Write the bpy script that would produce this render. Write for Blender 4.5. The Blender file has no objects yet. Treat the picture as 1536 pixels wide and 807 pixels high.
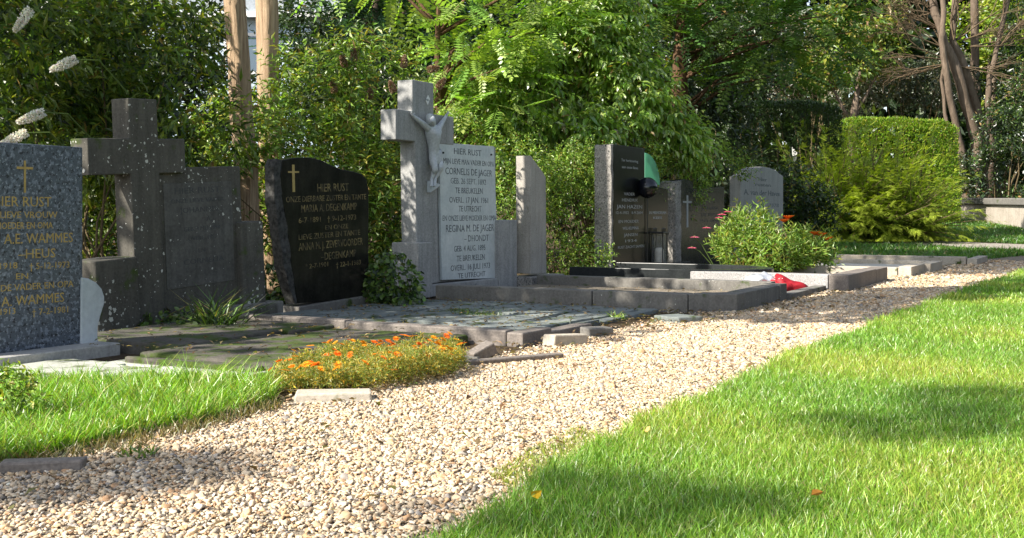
import bpy, bmesh, math, random
import numpy as np
from mathutils import Vector, Matrix, Euler, noise as mnoise

rng = np.random.default_rng(11)
random.seed(11)
SC = bpy.context.scene
COL = SC.collection
R = math.radians

# ------------------------------------------------------------------ place geometry (survey of the photograph)
EYE, FOC, CX, CY = 0.65, 1700.0, 768.0, 320.0
YAW = R(61.3)
U = np.array([math.sin(R(28.7)), math.cos(R(28.7))])       # along the row of graves
V = np.array([U[1], -U[0]])                                 # from the graves towards the path
R0 = np.array([-0.42, 9.21])

def hill(y):
    y = np.asarray(y, float)
    return np.clip((y - 20.0) * 0.05, 0, 1.2)

def W(s, t, z=0.0):
    p = R0 + U * s + V * t
    return Vector((p[0], p[1], z))

def ST(p):
    d = np.array([p[0], p[1]]) - R0
    return float(d @ U), float(d @ V)

def G(px, py, z=0.0):                                       # picture point -> point on level z
    Y = FOC * (EYE - z) / (py - CY)
    return Vector(((px - CX) / FOC * Y, Y, z))

def GT(px, py):                                             # same on the terrain
    k = (py - CY) / FOC
    Y = EYE / k if k > 0.0001 else 1e9
    if Y > 20:
        Y = (EYE + 1.0) / (k + 0.05)
    return Vector(((px - CX) / FOC * Y, Y, float(hill(Y))))

def AT(px, py, Y):                                          # picture point at depth Y
    return Vector(((px - CX) / FOC * Y, Y, EYE - (py - CY) / FOC * Y))

def s_at(px, t):
    k = (px - CX) / FOC
    return (k * (R0[1] + V[1] * t) - R0[0] - V[0] * t) / (U[0] - k * U[1])

def face(root):                                             # picture point -> local (x, z) on plane y of a monument
    M = Matrix.LocRotScale(root.location, root.rotation_euler, None)
    Mi = M.inverted()
    o = Mi @ Vector((0, 0, EYE))
    def f(px, py, y=0.0):
        d = Mi.to_3x3() @ Vector(((px - CX) / FOC, 1.0, -(py - CY) / FOC))
        k = (y - o.y) / d.y
        q = o + d * k
        return (q.x, q.z)
    return f

# ------------------------------------------------------------------ objects
def tag(o, label=None, cat=None, group=None, kind=None):
    if label: o['label'] = label
    if cat: o['category'] = cat
    if group: o['group'] = group
    if kind: o['kind'] = kind
    return o

def empty(name, loc, rot=(0, 0, 0)):
    o = bpy.data.objects.new(name, None)
    o.empty_display_size = 0.1
    COL.objects.link(o)
    o.location = loc
    o.rotation_euler = rot
    return o

def link(name, me, parent=None, loc=None):
    o = bpy.data.objects.new(name, me)
    COL.objects.link(o)
    if parent is not None: o.parent = parent
    if loc is not None: o.location = loc
    return o

def np_mesh(name, verts, facesets, mat=None, cols=None, smooth=False):
    """verts (N,3); facesets list of (M,k) int arrays; cols (sum M,3) one colour per face"""
    me = bpy.data.meshes.new(name)
    verts = np.ascontiguousarray(verts, np.float32)
    me.vertices.add(len(verts))
    me.vertices.foreach_set('co', verts.ravel())
    idx = np.concatenate([f.ravel() for f in facesets]).astype(np.int32)
    sizes = np.concatenate([np.full(len(f), f.shape[1], np.int32) for f in facesets])
    me.loops.add(len(idx))
    me.loops.foreach_set('vertex_index', idx)
    me.polygons.add(len(sizes))
    starts = np.concatenate([[0], np.cumsum(sizes)[:-1]]).astype(np.int32)
    me.polygons.foreach_set('loop_start', starts)
    me.polygons.foreach_set('use_smooth', np.full(len(sizes), smooth, bool))
    if cols is not None:
        a = me.attributes.new('col', 'FLOAT_COLOR', 'FACE')
        c = np.ones((len(sizes), 4), np.float32)
        c[:, :3] = cols
        a.data.foreach_set('color', c.ravel())
    me.update(calc_edges=True)
    if mat: me.materials.append(mat)
    return me

class MB:
    def __init__(self): self.v = []; self.f = []
    def add(self, vs, fs):
        n = len(self.v)
        self.v += [tuple(p) for p in vs]
        self.f += [tuple(i + n for i in q) for q in fs]
        return self
    def box(self, x0, x1, y0, y1, z0, z1):
        vs = [(x0,y0,z0),(x1,y0,z0),(x1,y1,z0),(x0,y1,z0),(x0,y0,z1),(x1,y0,z1),(x1,y1,z1),(x0,y1,z1)]
        return self.add(vs, [(0,3,2,1),(4,5,6,7),(0,1,5,4),(1,2,6,5),(2,3,7,6),(3,0,4,7)])
    def prism(self, prof, y0, y1):
        """profile of (x, z) going anticlockwise seen from the front (-y)"""
        n = len(prof)
        vs = [(x, y0, z) for x, z in prof] + [(x, y1, z) for x, z in prof]
        fs = [tuple(range(n)), tuple(range(2*n-1, n-1, -1))]
        for i in range(n):
            j = (i + 1) % n
            fs.append((i, i + n, j + n, j))
        return self.add(vs, fs)
    def slab(self, poly, z0, z1):
        """ground polygon (x, y) anticlockwise from above"""
        n = len(poly)
        vs = [(p[0], p[1], z0) for p in poly] + [(p[0], p[1], z1) for p in poly]
        fs = [tuple(range(n-1, -1, -1)), tuple(range(n, 2*n))]
        for i in range(n):
            j = (i + 1) % n
            fs.append((i, j, j + n, i + n))
        return self.add(vs, fs)
    def tube(self, pts, rad, n=8, cap=True, wob=0.0, wf=1.7):
        pts = [Vector(p) for p in pts]
        base = len(self.v)
        a = None
        for i, p in enumerate(pts):
            d = (pts[min(i+1, len(pts)-1)] - pts[max(i-1, 0)]).normalized()
            if a is None:
                a = d.cross(Vector((0, 0, 1)) if abs(d.z) < .9 else Vector((1, 0, 0))).normalized()
            else:
                a = (a - d * a.dot(d)).normalized()
            b = d.cross(a)
            for k in range(n):
                an = 2 * math.pi * k / n
                r = rad[i] * (1 + wob * mnoise.noise(Vector((math.cos(an)*wf, math.sin(an)*wf, i*.35 + base))))
                self.v.append(tuple(p + (a * math.cos(an) + b * math.sin(an)) * r))
        for i in range(len(pts) - 1):
            for k in range(n):
                q = (k + 1) % n
                self.f.append((base+i*n+k, base+i*n+q, base+(i+1)*n+q, base+(i+1)*n+k))
        if cap:
            self.f.append(tuple(base + k for k in range(n-1, -1, -1)))
            self.f.append(tuple(base + (len(pts)-1)*n + k for k in range(n)))
        return self
    def lathe(self, prof, c=(0, 0, 0), n=24):
        base = len(self.v)
        for r, z in prof:
            for k in range(n):
                an = 2 * math.pi * k / n
                self.v.append((c[0] + r*math.cos(an), c[1] + r*math.sin(an), c[2] + z))
        for i in range(len(prof) - 1):
            for k in range(n):
                q = (k + 1) % n
                self.f.append((base+i*n+k, base+i*n+q, base+(i+1)*n+q, base+(i+1)*n+k))
        self.f.append(tuple(base + k for k in range(n-1, -1, -1)))
        self.f.append(tuple(base + (len(prof)-1)*n + k for k in range(n)))
        return self
    def build(self, name, mat, parent=None, bevel=0.0, smooth=False, loc=None, seg=2):
        me = bpy.data.meshes.new(name)
        me.from_pydata(self.v, [], self.f)
        me.update()
        if smooth:
            me.polygons.foreach_set('use_smooth', [True] * len(me.polygons))
        me.materials.append(mat)
        o = link(name, me, parent, loc)
        if bevel:
            m = o.modifiers.new('edge', 'BEVEL'); m.width = bevel; m.segments = seg
            m.limit_method = 'ANGLE'; m.angle_limit = R(35)
        return o

# ------------------------------------------------------------------ materials
class NT:
    def __init__(self, name):
        self.m = bpy.data.materials.new(name); self.m.use_nodes = True
        self.t = self.m.node_tree; self.t.nodes.clear()
        self.out = self.n('ShaderNodeOutputMaterial')
    def n(self, ty, **kw):
        x = self.t.nodes.new(ty)
        for k, v in kw.items():
            if k.startswith('i_'): x.inputs[k[2:].replace('_', ' ')].default_value = v
            else: setattr(x, k, v)
        return x
    def l(self, a, b): self.t.links.new(a, b)
    def coord(self, scale=(1, 1, 1)):
        c = self.n('ShaderNodeTexCoord'); mp = self.n('ShaderNodeMapping')
        mp.inputs['Scale'].default_value = scale
        self.l(c.outputs['Object'], mp.inputs['Vector'])
        return mp.outputs['Vector']
    def noise(self, scale, detail=4, vec=None, rough=.6):
        x = self.n('ShaderNodeTexNoise'); x.inputs['Scale'].default_value = scale
        x.inputs['Detail'].default_value = detail; x.inputs['Roughness'].default_value = rough
        self.l(vec if vec is not None else self.coord(), x.inputs['Vector'])
        return x.outputs['Fac']
    def ramp(self, fac, lo, hi, a=(0, 0, 0), b=(1, 1, 1)):
        x = self.n('ShaderNodeValToRGB')
        e = x.color_ramp.elements
        e[0].position = lo; e[1].position = hi
        e[0].color = (*a, 1); e[1].color = (*b, 1)
        self.l(fac, x.inputs['Fac'])
        return x.outputs['Color']
    def mix(self, fac, a, b, mode='MIX'):
        x = self.n('ShaderNodeMix', data_type='RGBA', blend_type=mode)
        for s, v in ((x.inputs[0], fac), (x.inputs[6], a), (x.inputs[7], b)):
            if hasattr(v, 'node'): self.l(v, s)
            elif isinstance(v, (int, float)): s.default_value = v
            else: s.default_value = (*v, 1)
        return x.outputs[2]
    def bsdf(self, col, rough=.8, spec=.3, metal=0.0, bump=None, dist=.01, strength=.5, **kw):
        b = self.n('ShaderNodeBsdfPrincipled')
        if hasattr(col, 'node'): self.l(col, b.inputs['Base Color'])
        else: b.inputs['Base Color'].default_value = (*col, 1)
        if hasattr(rough, 'node'): self.l(rough, b.inputs['Roughness'])
        else: b.inputs['Roughness'].default_value = rough
        b.inputs['Specular IOR Level'].default_value = spec
        b.inputs['Metallic'].default_value = metal
        for k, v in kw.items(): b.inputs[k.replace('_', ' ')].default_value = v
        if bump is not None:
            bp = self.n('ShaderNodeBump'); bp.inputs['Distance'].default_value = dist
            bp.inputs['Strength'].default_value = strength
            self.l(bump, bp.inputs['Height']); self.l(bp.outputs['Normal'], b.inputs['Normal'])
        self.l(b.outputs[0], self.out.inputs['Surface'])
        return self.m

def stone(name, a, b, grain=60, rough=.85, lichen=0.0, moss=0.0, streak=.4, speck=None, bump=.004, spec=.25, fine=.25, mosscol=(.05, .075, .015)):
    t = NT(name)
    c = t.mix(t.ramp(t.noise(5, 5), .35, .65), a, b)
    if streak:
        s = t.ramp(t.noise(3, 5, t.coord((7, 7, .7))), .42, .68)
        f = t.n('ShaderNodeMath', operation='MULTIPLY'); f.inputs[1].default_value = streak
        t.l(s, f.inputs[0])
        c = t.mix(f.outputs[0], c, tuple(x * .55 for x in a))
    g = t.noise(grain, 3)
    c = t.mix(fine, c, t.ramp(g, .3, .7, tuple(x * .5 for x in a), tuple(min(1, x * 1.5) for x in b)))
    if speck:
        for sc, lo, hi, sp in speck:
            c = t.mix(t.ramp(t.noise(sc, 2), lo, hi), c, sp)
    if moss:
        m = t.ramp(t.noise(7, 6), .62 - moss * .3, .72 - moss * .3)
        c = t.mix(m, c, t.mix(t.noise(60, 3), tuple(x*.6 for x in mosscol), tuple(x*1.5 for x in mosscol)))
    if lichen:
        v = t.n('ShaderNodeTexVoronoi'); v.inputs['Scale'].default_value = 38
        w = t.n('ShaderNodeVectorMath', operation='ADD')
        nz = t.n('ShaderNodeTexNoise'); nz.inputs['Scale'].default_value = 90
        t.l(t.coord(), nz.inputs['Vector'])
        sc = t.n('ShaderNodeVectorMath', operation='SCALE'); sc.inputs[3].default_value = .022
        t.l(nz.outputs['Color'], sc.inputs[0])
        t.l(t.coord((1, 1, 1)), w.inputs[0]); t.l(sc.outputs[0], w.inputs[1]); t.l(w.outputs[0], v.inputs['Vector'])
        rad = t.n('ShaderNodeMath', operation='LESS_THAN')
        thr = t.n('ShaderNodeMath', operation='MULTIPLY'); thr.inputs[1].default_value = lichen
        t.l(t.ramp(t.noise(4, 4), .38, .72), thr.inputs[0])
        sep = t.n('ShaderNodeSeparateColor'); t.l(v.outputs['Color'], sep.inputs[0])
        th2 = t.n('ShaderNodeMath', operation='MULTIPLY'); t.l(thr.outputs[0], th2.inputs[0]); t.l(sep.outputs[0], th2.inputs[1])
        t.l(v.outputs['Distance'], rad.inputs[0]); t.l(th2.outputs[0], rad.inputs[1])
        c = t.mix(rad.outputs[0], c, (.55, .55, .5))
    return t.bsdf(c, rough, spec, bump=t.mix(.5, t.noise(40, 6), t.noise(9, 4)), dist=bump, strength=.6)

M = {}
M['blue_granite'] = stone('blue_granite', (.060, .075, .10), (.095, .115, .15), 45, .35, streak=0, fine=.2,
                          speck=[(45, .53, .58, (.17, .20, .255)), (55, .57, .62, (.018, .022, .032)), (90, .62, .66, (.30, .33, .38))], bump=.0006, spec=.5)
M['dark_concrete'] = stone('dark_concrete', (.075, .070, .060), (.125, .118, .10), 70, .95, lichen=.62, moss=.10, streak=.6, bump=.006)
M['dark_plate'] = stone('dark_plate', (.086, .083, .076), (.135, .131, .120), 60, .9, lichen=.40, streak=.6, bump=.004)
M['grey_warm'] = stone('grey_warm', (.33, .325, .31), (.43, .42, .40), 80, .9, lichen=.12, streak=.5, bump=.004)
M['grey_stone'] = stone('grey_stone', (.28, .283, .28), (.38, .38, .372), 80, .9, lichen=.0, moss=.0, streak=.55, bump=.004)
M['warm_stone'] = stone('warm_stone', (.33, .31, .28), (.44, .41, .37), 80, .9, lichen=.10, moss=.02, streak=.5, bump=.005)
M['marble'] = stone('marble', (.50, .55, .56), (.63, .67, .67), 40, .5, streak=.18, bump=.001, fine=.1)
M['pale_marble'] = stone('pale_marble', (.42, .47, .50), (.56, .60, .62), 50, .6, streak=.2, bump=.002, fine=.12)
M['black_polish'] = stone('black_polish', (.006, .007, .007), (.012, .013, .012), 60, .2, streak=.0, moss=.0, bump=.0004, spec=.16, fine=.2)
M['black_dusty'] = stone('black_dusty', (.007, .0075, .007), (.035, .033, .026), 60, .22, streak=.5, bump=.0008, spec=.10, fine=.2)
M['dark_polish'] = stone('dark_polish', (.020, .023, .024), (.036, .040, .041), 60, .24, streak=.3, bump=.0008, spec=.10)
M['rough_granite'] = stone('rough_granite', (.17, .16, .15), (.36, .34, .31), 50, .9, streak=0, bump=.012, fine=.5, speck=[(80, .58, .62, (.05, .05, .05))])
M['rough_dark'] = stone('rough_dark', (.010, .010, .010), (.075, .074, .070), 40, .75, streak=0, bump=.012, fine=.6)
M['kerb_granite'] = stone('kerb_granite', (.30, .29, .285), (.40, .39, .38), 90, .7, streak=.15, bump=.002, fine=.4, speck=[(140, .6, .64, (.08, .08, .08)), (160, .62, .66, (.6, .6, .58))])
M['kerb_brown'] = stone('kerb_brown', (.155, .135, .12), (.235, .205, .18), 90, .7, streak=.3, bump=.003, fine=.4)
M['kerb_stone'] = stone('kerb_stone', (.14, .132, .12), (.215, .205, .185), 70, .92, lichen=.22, moss=.08, streak=.4, bump=.006)
M['kerb_sand'] = stone('kerb_sand', (.40, .35, .28), (.52, .47, .39), 70, .9, moss=.03, streak=.3, bump=.005)
M['slate'] = stone('slate', (.125, .145, .14), (.215, .235, .225), 50, .85, lichen=.1, moss=.22, streak=.0, bump=.01)
M['mossy_slab'] = stone('mossy_slab', (.062, .057, .047), (.115, .105, .09), 40, .95, moss=.5, streak=0, bump=.012)
M['pale_slab'] = stone('pale_slab', (.34, .35, .30), (.45, .46, .41), 60, .9, moss=.32, streak=0, bump=.008, mosscol=(.10, .12, .05))
M['pave_sand'] = stone('pave_sand', (.52, .49, .43), (.66, .63, .56), 60, .9, streak=.1, bump=.004)
M['stucco'] = stone('stucco', (.34, .30, .25), (.46, .41, .35), 40, .95, streak=.5, bump=.01)
M['metal_grey'] = stone('metal_grey', (.40, .43, .45), (.50, .53, .55), 60, .5, streak=.2, bump=.0015, spec=.5)
M['house_wall'] = stone('house_wall', (.42, .52, .62), (.50, .60, .70), 20, .8, streak=.1, bump=.002)
M['house_roof'] = stone('house_roof', (.30, .34, .38), (.38, .42, .46), 20, .7, streak=.1, bump=.01)
M['candle'] = stone('candle', (.68, .63, .52), (.80, .76, .66), 20, .6, streak=.1, bump=.002)

def plain(name, c, rough=.5, spec=.4, metal=0, bumpscale=60, bump=.001, var=.25, **kw):
    t = NT(name)
    n = t.noise(bumpscale, 4)
    return t.bsdf(t.mix(n, tuple(x * (1 - var) for x in c), tuple(min(1, x * (1 + var)) for x in c)), rough, spec, metal, bump=n, dist=bump, **kw)
M['gold'] = plain('gold_letter', (.40, .29, .10), .55, .35, .0, 30, .001, .55)
M['gold_worn'] = (lambda t: t.bsdf(t.mix(t.ramp(t.noise(16, 4), .38, .62), (.27, .205, .085), (.035, .03, .02)), .6, .3))(NT('gold_letter_worn'))
M['letter_dark'] = (lambda t: t.bsdf(t.mix(t.ramp(t.noise(28, 5), .40, .66), (.05, .06, .07), (.27, .30, .31)), .8, .2))(NT('letter_dark'))
M['letter_faint'] = plain('letter_faint', (.062, .064, .066), .9)
M['letter_grey'] = plain('letter_grey', (.33, .35, .36), .6)
M['letter_white'] = plain('letter_white', (.45, .46, .47), .6)
M['black_metal'] = plain('black_metal', (.010, .010, .012), .3, .5, 0)
M['black_glaze'] = plain('black_glaze', (.006, .007, .012), .18, .6, 0)
M['steel'] = plain('lantern_steel', (.08, .08, .085), .35, .5, .8)
M['red_cloth'] = plain('red_cloth', (.30, .012, .02), .6, .3, 0, 30, .004)
M['white_bit'] = plain('white_bit', (.7, .68, .66), .6)
M['foil'] = plain('foil', (.62, .64, .68), .25, .6, .5, 40, .01)
M['white_plate'] = plain('white_plate', (.75, .75, .74), .4)
M['window_glass'] = plain('window_glass', (.10, .14, .18), .08, .6)
def glass(name, c, alpha):
    t = NT(name)
    b = t.n('ShaderNodeBsdfPrincipled')
    b.inputs['Base Color'].default_value = (*c, 1); b.inputs['Roughness'].default_value = .12
    tl = t.n('ShaderNodeBsdfTranslucent'); tl.inputs[0].default_value = (*c, 1)
    tr = t.n('ShaderNodeBsdfTransparent'); tr.inputs[0].default_value = (*[min(1, x * 1.6 + .1) for x in c], 1)
    m = t.n('ShaderNodeMixShader'); m.inputs[0].default_value = .45
    t.l(b.outputs[0], m.inputs[1]); t.l(tl.outputs[0], m.inputs[2])
    m2 = t.n('ShaderNodeMixShader'); m2.inputs[0].default_value = alpha
    t.l(m.outputs[0], m2.inputs[1]); t.l(tr.outputs[0], m2.inputs[2])
    t.l(m2.outputs[0], t.out.inputs['Surface'])
    return t.m
M['green_glass'] = glass('green_glass', (.26, .56, .42), .2)
M['lantern_glass'] = glass('lantern_glass', (.6, .62, .6), .9)

def bark(name, a, b, stretch=14, dist=.02):
    t = NT(name)
    n1 = t.noise(3, 6, t.coord((stretch, stretch, .8)), .7)
    n2 = t.noise(2.2, 3)
    c = t.mix(t.ramp(n1, .36, .64), a, b)
    c = t.mix(t.ramp(n2, .4, .7), c, tuple((x + y) * .38 for x, y in zip(a, b)))
    return t.bsdf(c, .95, .1, bump=n1, dist=dist, strength=.9)
M['bark_tan'] = bark('bark_tan', (.20, .12, .07), (.72, .54, .36), 22)
M['bark_red'] = bark('bark_red', (.05, .03, .018), (.20, .12, .07))
M['bark_grey'] = bark('bark_grey', (.10, .075, .055), (.235, .18, .135), 6)
M['stem'] = plain('stem_brown', (.13, .10, .055), .9, .1)
M['stem_green'] = plain('stem_green', (.10, .15, .04), .8, .1)
M['twig'] = plain('twig_brown', (.13, .095, .06), .9, .1)

def leafmat(name, trans=.35, gloss=.035, rough=.4, tmul=(1.5, 1.6, .5)):
    t = NT(name)
    at = t.n('ShaderNodeAttribute', attribute_name='col')
    d = t.n('ShaderNodeBsdfDiffuse'); t.l(at.outputs['Color'], d.inputs['Color'])
    tl = t.n('ShaderNodeBsdfTranslucent')
    t.l(t.mix(1.0, at.outputs['Color'], tmul, 'MULTIPLY'), tl.inputs['Color'])
    m = t.n('ShaderNodeMixShader'); m.inputs[0].default_value = trans
    t.l(d.outputs[0], m.inputs[1]); t.l(tl.outputs[0], m.inputs[2])
    g = t.n('ShaderNodeBsdfGlossy'); g.inputs['Roughness'].default_value = rough
    g.inputs['Color'].default_value = (1, 1, 1, 1)
    m2 = t.n('ShaderNodeMixShader'); m2.inputs[0].default_value = gloss
    t.l(m.outputs[0], m2.inputs[1]); t.l(g.outputs[0], m2.inputs[2])
    t.l(m2.outputs[0], t.out.inputs['Surface'])
    return t.m
M['leaf'] = leafmat('leaf')
M['leaf_gloss'] = leafmat('leaf_gloss', .25, .055, .4)
M['leaf_soft'] = leafmat('leaf_soft', .35, .03, .5)
M['leaf_bright'] = leafmat('leaf_bright', .42, .085, .36, (1.9, 1.85, .7))
M['grass'] = leafmat('grass_blade', .35, .05, .4)
M['petal'] = leafmat('petal', .3, .02, .6, (1.2, 1.1, .9))
M['pebble'] = (lambda t: t.bsdf(t.mix(t.n('ShaderNodeAttribute', attribute_name='col').outputs['Color'],(.5,.5,.5),(.5,.5,.5)) if False else t.mix(.18, t.n('ShaderNodeAttribute', attribute_name='col').outputs['Color'], t.ramp(t.noise(140, 3), .3, .7, (.2, .16, .11), (.8, .76, .68))), .8, .3))(NT('pebble'))
def soilmat(name, cs, scale=30, dist=.02):
    t = NT(name)
    c = t.mix(t.ramp(t.noise(scale, 6), .35, .65), cs[0], cs[1])
    c = t.mix(t.ramp(t.noise(scale * .12, 4), .45, .6), c, cs[2])
    return t.bsdf(c, .95, .1, bump=t.noise(scale * 2, 6), dist=dist, strength=.8)
M['soil0'] = soilmat('soil', ((.045, .032, .02), (.10, .075, .05), (.06, .055, .025)), 25)
def groundmat():
    t = NT('ground')
    c = t.mix(t.ramp(t.noise(25, 6), .35, .65), (.045, .032, .02), (.10, .075, .05))
    g = t.mix(t.ramp(t.noise(40, 6), .3, .7), (.03, .07, .010), (.09, .17, .025))
    tc = t.n('ShaderNodeTexCoord'); d = t.n('ShaderNodeVectorMath', operation='DOT_PRODUCT')
    t.l(tc.outputs['Object'], d.inputs[0]); d.inputs[1].default_value = (V[0], V[1], 0)
    m = t.n('ShaderNodeMapRange'); m.inputs[1].default_value = float(R0 @ V) + 2.6; m.inputs[2].default_value = float(R0 @ V) + 3.4
    t.l(d.outputs['Value'], m.inputs[0])
    c = t.mix(m.outputs[0], c, g)
    return t.bsdf(c, .95, .1, bump=t.noise(50, 6), dist=.02, strength=.8)
M['soil'] = groundmat()
M['gravel_bed'] = soilmat('gravel_bed', ((.12, .095, .07), (.42, .36, .28), (.28, .24, .18)), 90, .012)
M['lawn_bed'] = soilmat('lawn_bed', ((.03, .07, .010), (.08, .15, .02), (.07, .12, .02)), 60)
M['cross_gravel'] = soilmat('cross_gravel', ((.20, .18, .15), (.45, .41, .36), (.33, .30, .26)), 40)

# ------------------------------------------------------------------ leaves
def nrm(a): return a / np.maximum(np.linalg.norm(a, axis=-1, keepdims=True), 1e-9)
LEAF_T = np.array([[0, 0, 0], [-.5, .42, .10], [0, .48, 0], [.5, .42, .10], [0, 1, -.10]])
LEAF_F = np.array([[0, 2, 4, 1], [0, 3, 4, 2]])
WIDE_T = np.array([[0, 0, 0], [-.5, .35, .08], [-.36, .72, .03], [0, .5, -.03], [.5, .35, .08], [.36, .72, .03], [0, 1, -.12]])
WIDE_F = np.array([[0, 3, 2, 1], [3, 6, 6, 2], [0, 4, 5, 3], [3, 5, 6, 6]])
QUAD_T = np.array([[0, 0, 0], [-.5, .45, .06], [0, 1, -.06], [.5, .45, .06]])
QUAD_F = np.array([[0, 3, 2, 1]])

def frond_template(pairs=8, lw=.11, ll=.2, taper=.35, droop=.12, gap=1.0):
    T = [(-.008, 0, 0), (.008, 0, 0), (.004, 1, -droop), (-.004, 1, -droop)]; F = [(0, 1, 2, 3)]
    def leaflet(y, side, s):
        b = len(T); z = -droop * y * y
        ux, uy = side * .95, .3
        n = math.hypot(ux, uy); ux /= n; uy /= n
        px_, py_ = -uy, ux
        for a, w in ((0, 0), (.5, .5), (1, 0), (.5, -.5)):
            T.append((ux*a*ll*s + px_*w*lw*s, y + uy*a*ll*s + py_*w*lw*s, z - .05*a*s))
        F.append((b, b+1, b+2, b+3) if side < 0 else (b, b+3, b+2, b+1))
    for i in range(pairs):
        y = .15 + .8 * i / (pairs - 1)
        s = (1 - taper * (i / (pairs - 1)) ** 2) * (.75 + .25 * min(1, i / 1.5))
        leaflet(y, -1, s); leaflet(y + .02, 1, s)
    b = len(T)
    T += [(0, .97, -droop), (-lw*.4, 1.07, -droop), (0, 1.17, -droop), (lw*.4, 1.07, -droop)]; F.append((b, b+3, b+2, b+1))
    return np.array(T), np.array(F)

FROND = frond_template()
FEATHER = frond_template(10, .075, .24, .6, .22)

def place(T, F, P, X, Y, Z):
    n, k = len(P), len(T)
    v = P[:, None] + T[None, :, 0, None] * X[:, None] + T[None, :, 1, None] * Y[:, None] + T[None, :, 2, None] * Z[:, None]
    f = (np.arange(n) * k)[:, None, None] + F[None]
    return v.reshape(-1, 3), f.reshape(-1, F.shape[1])

def oriented(P, D, L, Wd, tmpl, flat=.75):
    """leaves at P pointing along D, their upper sides turned to the sky by 'flat'"""
    n = len(P)
    D = nrm(D)
    up = np.tile([0, 0, 1.0], (n, 1)) * flat + rng.normal(0, 1, (n, 3)) * (1 - flat) * 1.2
    X = np.cross(D, up); bad = np.linalg.norm(X, axis=1) < 1e-3
    X[bad] = rng.normal(0, 1, (bad.sum(), 3)); X = nrm(X)
    Z = np.cross(X, D)
    return place(tmpl[0], tmpl[1], P, X * Wd[:, None], D * L[:, None], Z * L[:, None])

def pick(pal, n, jit=.18, per=None):
    pal = np.array(pal, float)
    i = rng.integers(0, len(pal), n)
    c = pal[i] * (1 + rng.normal(0, jit, (n, 1)))
    if per is not None: c = c * per[:, None]
    c *= 1 + rng.normal(0, .06, (n, 3))
    return np.clip(c, .003, .95)

def shoots(base, dirs, length, k, L, Wd, pal, tmpl=(LEAF_T, LEAF_F), spread=.8, droop=.25, bend=.25, flat=.7, jit=.18, tipcol=None):
    n = len(base)
    dirs = nrm(dirs)
    A = nrm(np.cross(dirs, rng.normal(0, 1, (n, 3)))); B = np.cross(dirs, A)
    VV, FF, CC, off = [], [], [], 0
    per = 1 + rng.normal(0, .15, n)
    ph0 = rng.uniform(0, 6.28, n)
    for j in range(k):
        tt = (j + .5 + rng.uniform(-.3, .3, n)) / k
        p = base + dirs * (length * tt)[:, None]
        p[:, 2] -= bend * length * tt ** 2
        ph = ph0 + j * 2.4
        rad = A * np.cos(ph)[:, None] + B * np.sin(ph)[:, None]
        d = rad * spread + dirs * (.35 + .5 * tt)[:, None]
        d[:, 2] -= droop
        l = L * (1 - .35 * tt) * rng.uniform(.7, 1.2, n)
        w = Wd * (1 - .35 * tt) * rng.uniform(.75, 1.2, n)
        v, f = oriented(p, d, l, w, tmpl, flat)
        VV.append(v); FF.append(f + off); off += len(v)
        c = pick(pal, n, jit, per)
        old = rng.random(n) < .025; c[old] = np.array([.30, .20, .06]) * rng.uniform(.5, 1.2, (int(old.sum()), 1))
        if tipcol is not None:
            m = (tt ** 2)[:, None] * .6
            c = c * (1 - m) + np.array(tipcol) * m
        CC.append(np.repeat(c, len(tmpl[1]), axis=0))
    return np.concatenate(VV), np.concatenate(FF), np.concatenate(CC)

def lump(p, f, seed=0.0):
    return (np.sin(p[:, 0]*f + 1.3 + seed) * np.sin(p[:, 1]*f*1.1 + .7 - seed) + np.sin(p[:, 2]*f*1.3 + seed*2)
            * np.sin((p[:, 0] + p[:, 1])*f*.8 + 2.1)) * .5

def in_blobs(blobs, n, shell=.5, seed=0.0, gap=-9, freq=3.0):
    """points in a union of ellipsoids (cx,cy,cz,rx,ry,rz), biased to the outside; returns points and outward directions"""
    vol = np.array([b[3]*b[4]*b[5] for b in blobs]) ** .75
    i = rng.choice(len(blobs), int(n * 1.6), p=vol / vol.sum())
    B = np.array(blobs, float)[i]
    d = nrm(rng.normal(0, 1, (len(i), 3)))
    r = rng.uniform(0, 1, len(i)) ** (1 / 3) * (1 - shell) + shell * rng.uniform(.8, 1.05, len(i))
    p = B[:, :3] + d * r[:, None] * B[:, 3:]
    o = nrm(d / B[:, 3:])
    keep = lump(p, freq, seed) > gap
    p, o = p[keep][:n], o[keep][:n]
    return p, o

def merge(parts):
    V_, F_, C_, off = [], [], [], 0
    for v, f, c in parts:
        V_.append(v); F_.append(f + off); C_.append(c); off += len(v)
    return np.concatenate(V_), np.concatenate(F_), np.concatenate(C_)

def stems_part(root, targets, rad, mat, name='stem', sway=.12, base=None, n=5, spread=.12):
    mb = MB()
    for q in targets:
        q = Vector(q)
        b = Vector((random.uniform(-spread, spread), random.uniform(-spread, spread), -.02)) if base is None else Vector(base)
        pts = [b.lerp(q, k / 4) + Vector((random.uniform(-sway, sway), random.uniform(-sway, sway), .25 * sway * k)) * (0 if k in (0,) else .6) for k in range(5)]
        mb.tube(pts, [rad * (1 - .18 * k) for k in range(5)], n, cap=False)
    return mb.build(name, mat, root, smooth=True)

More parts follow.
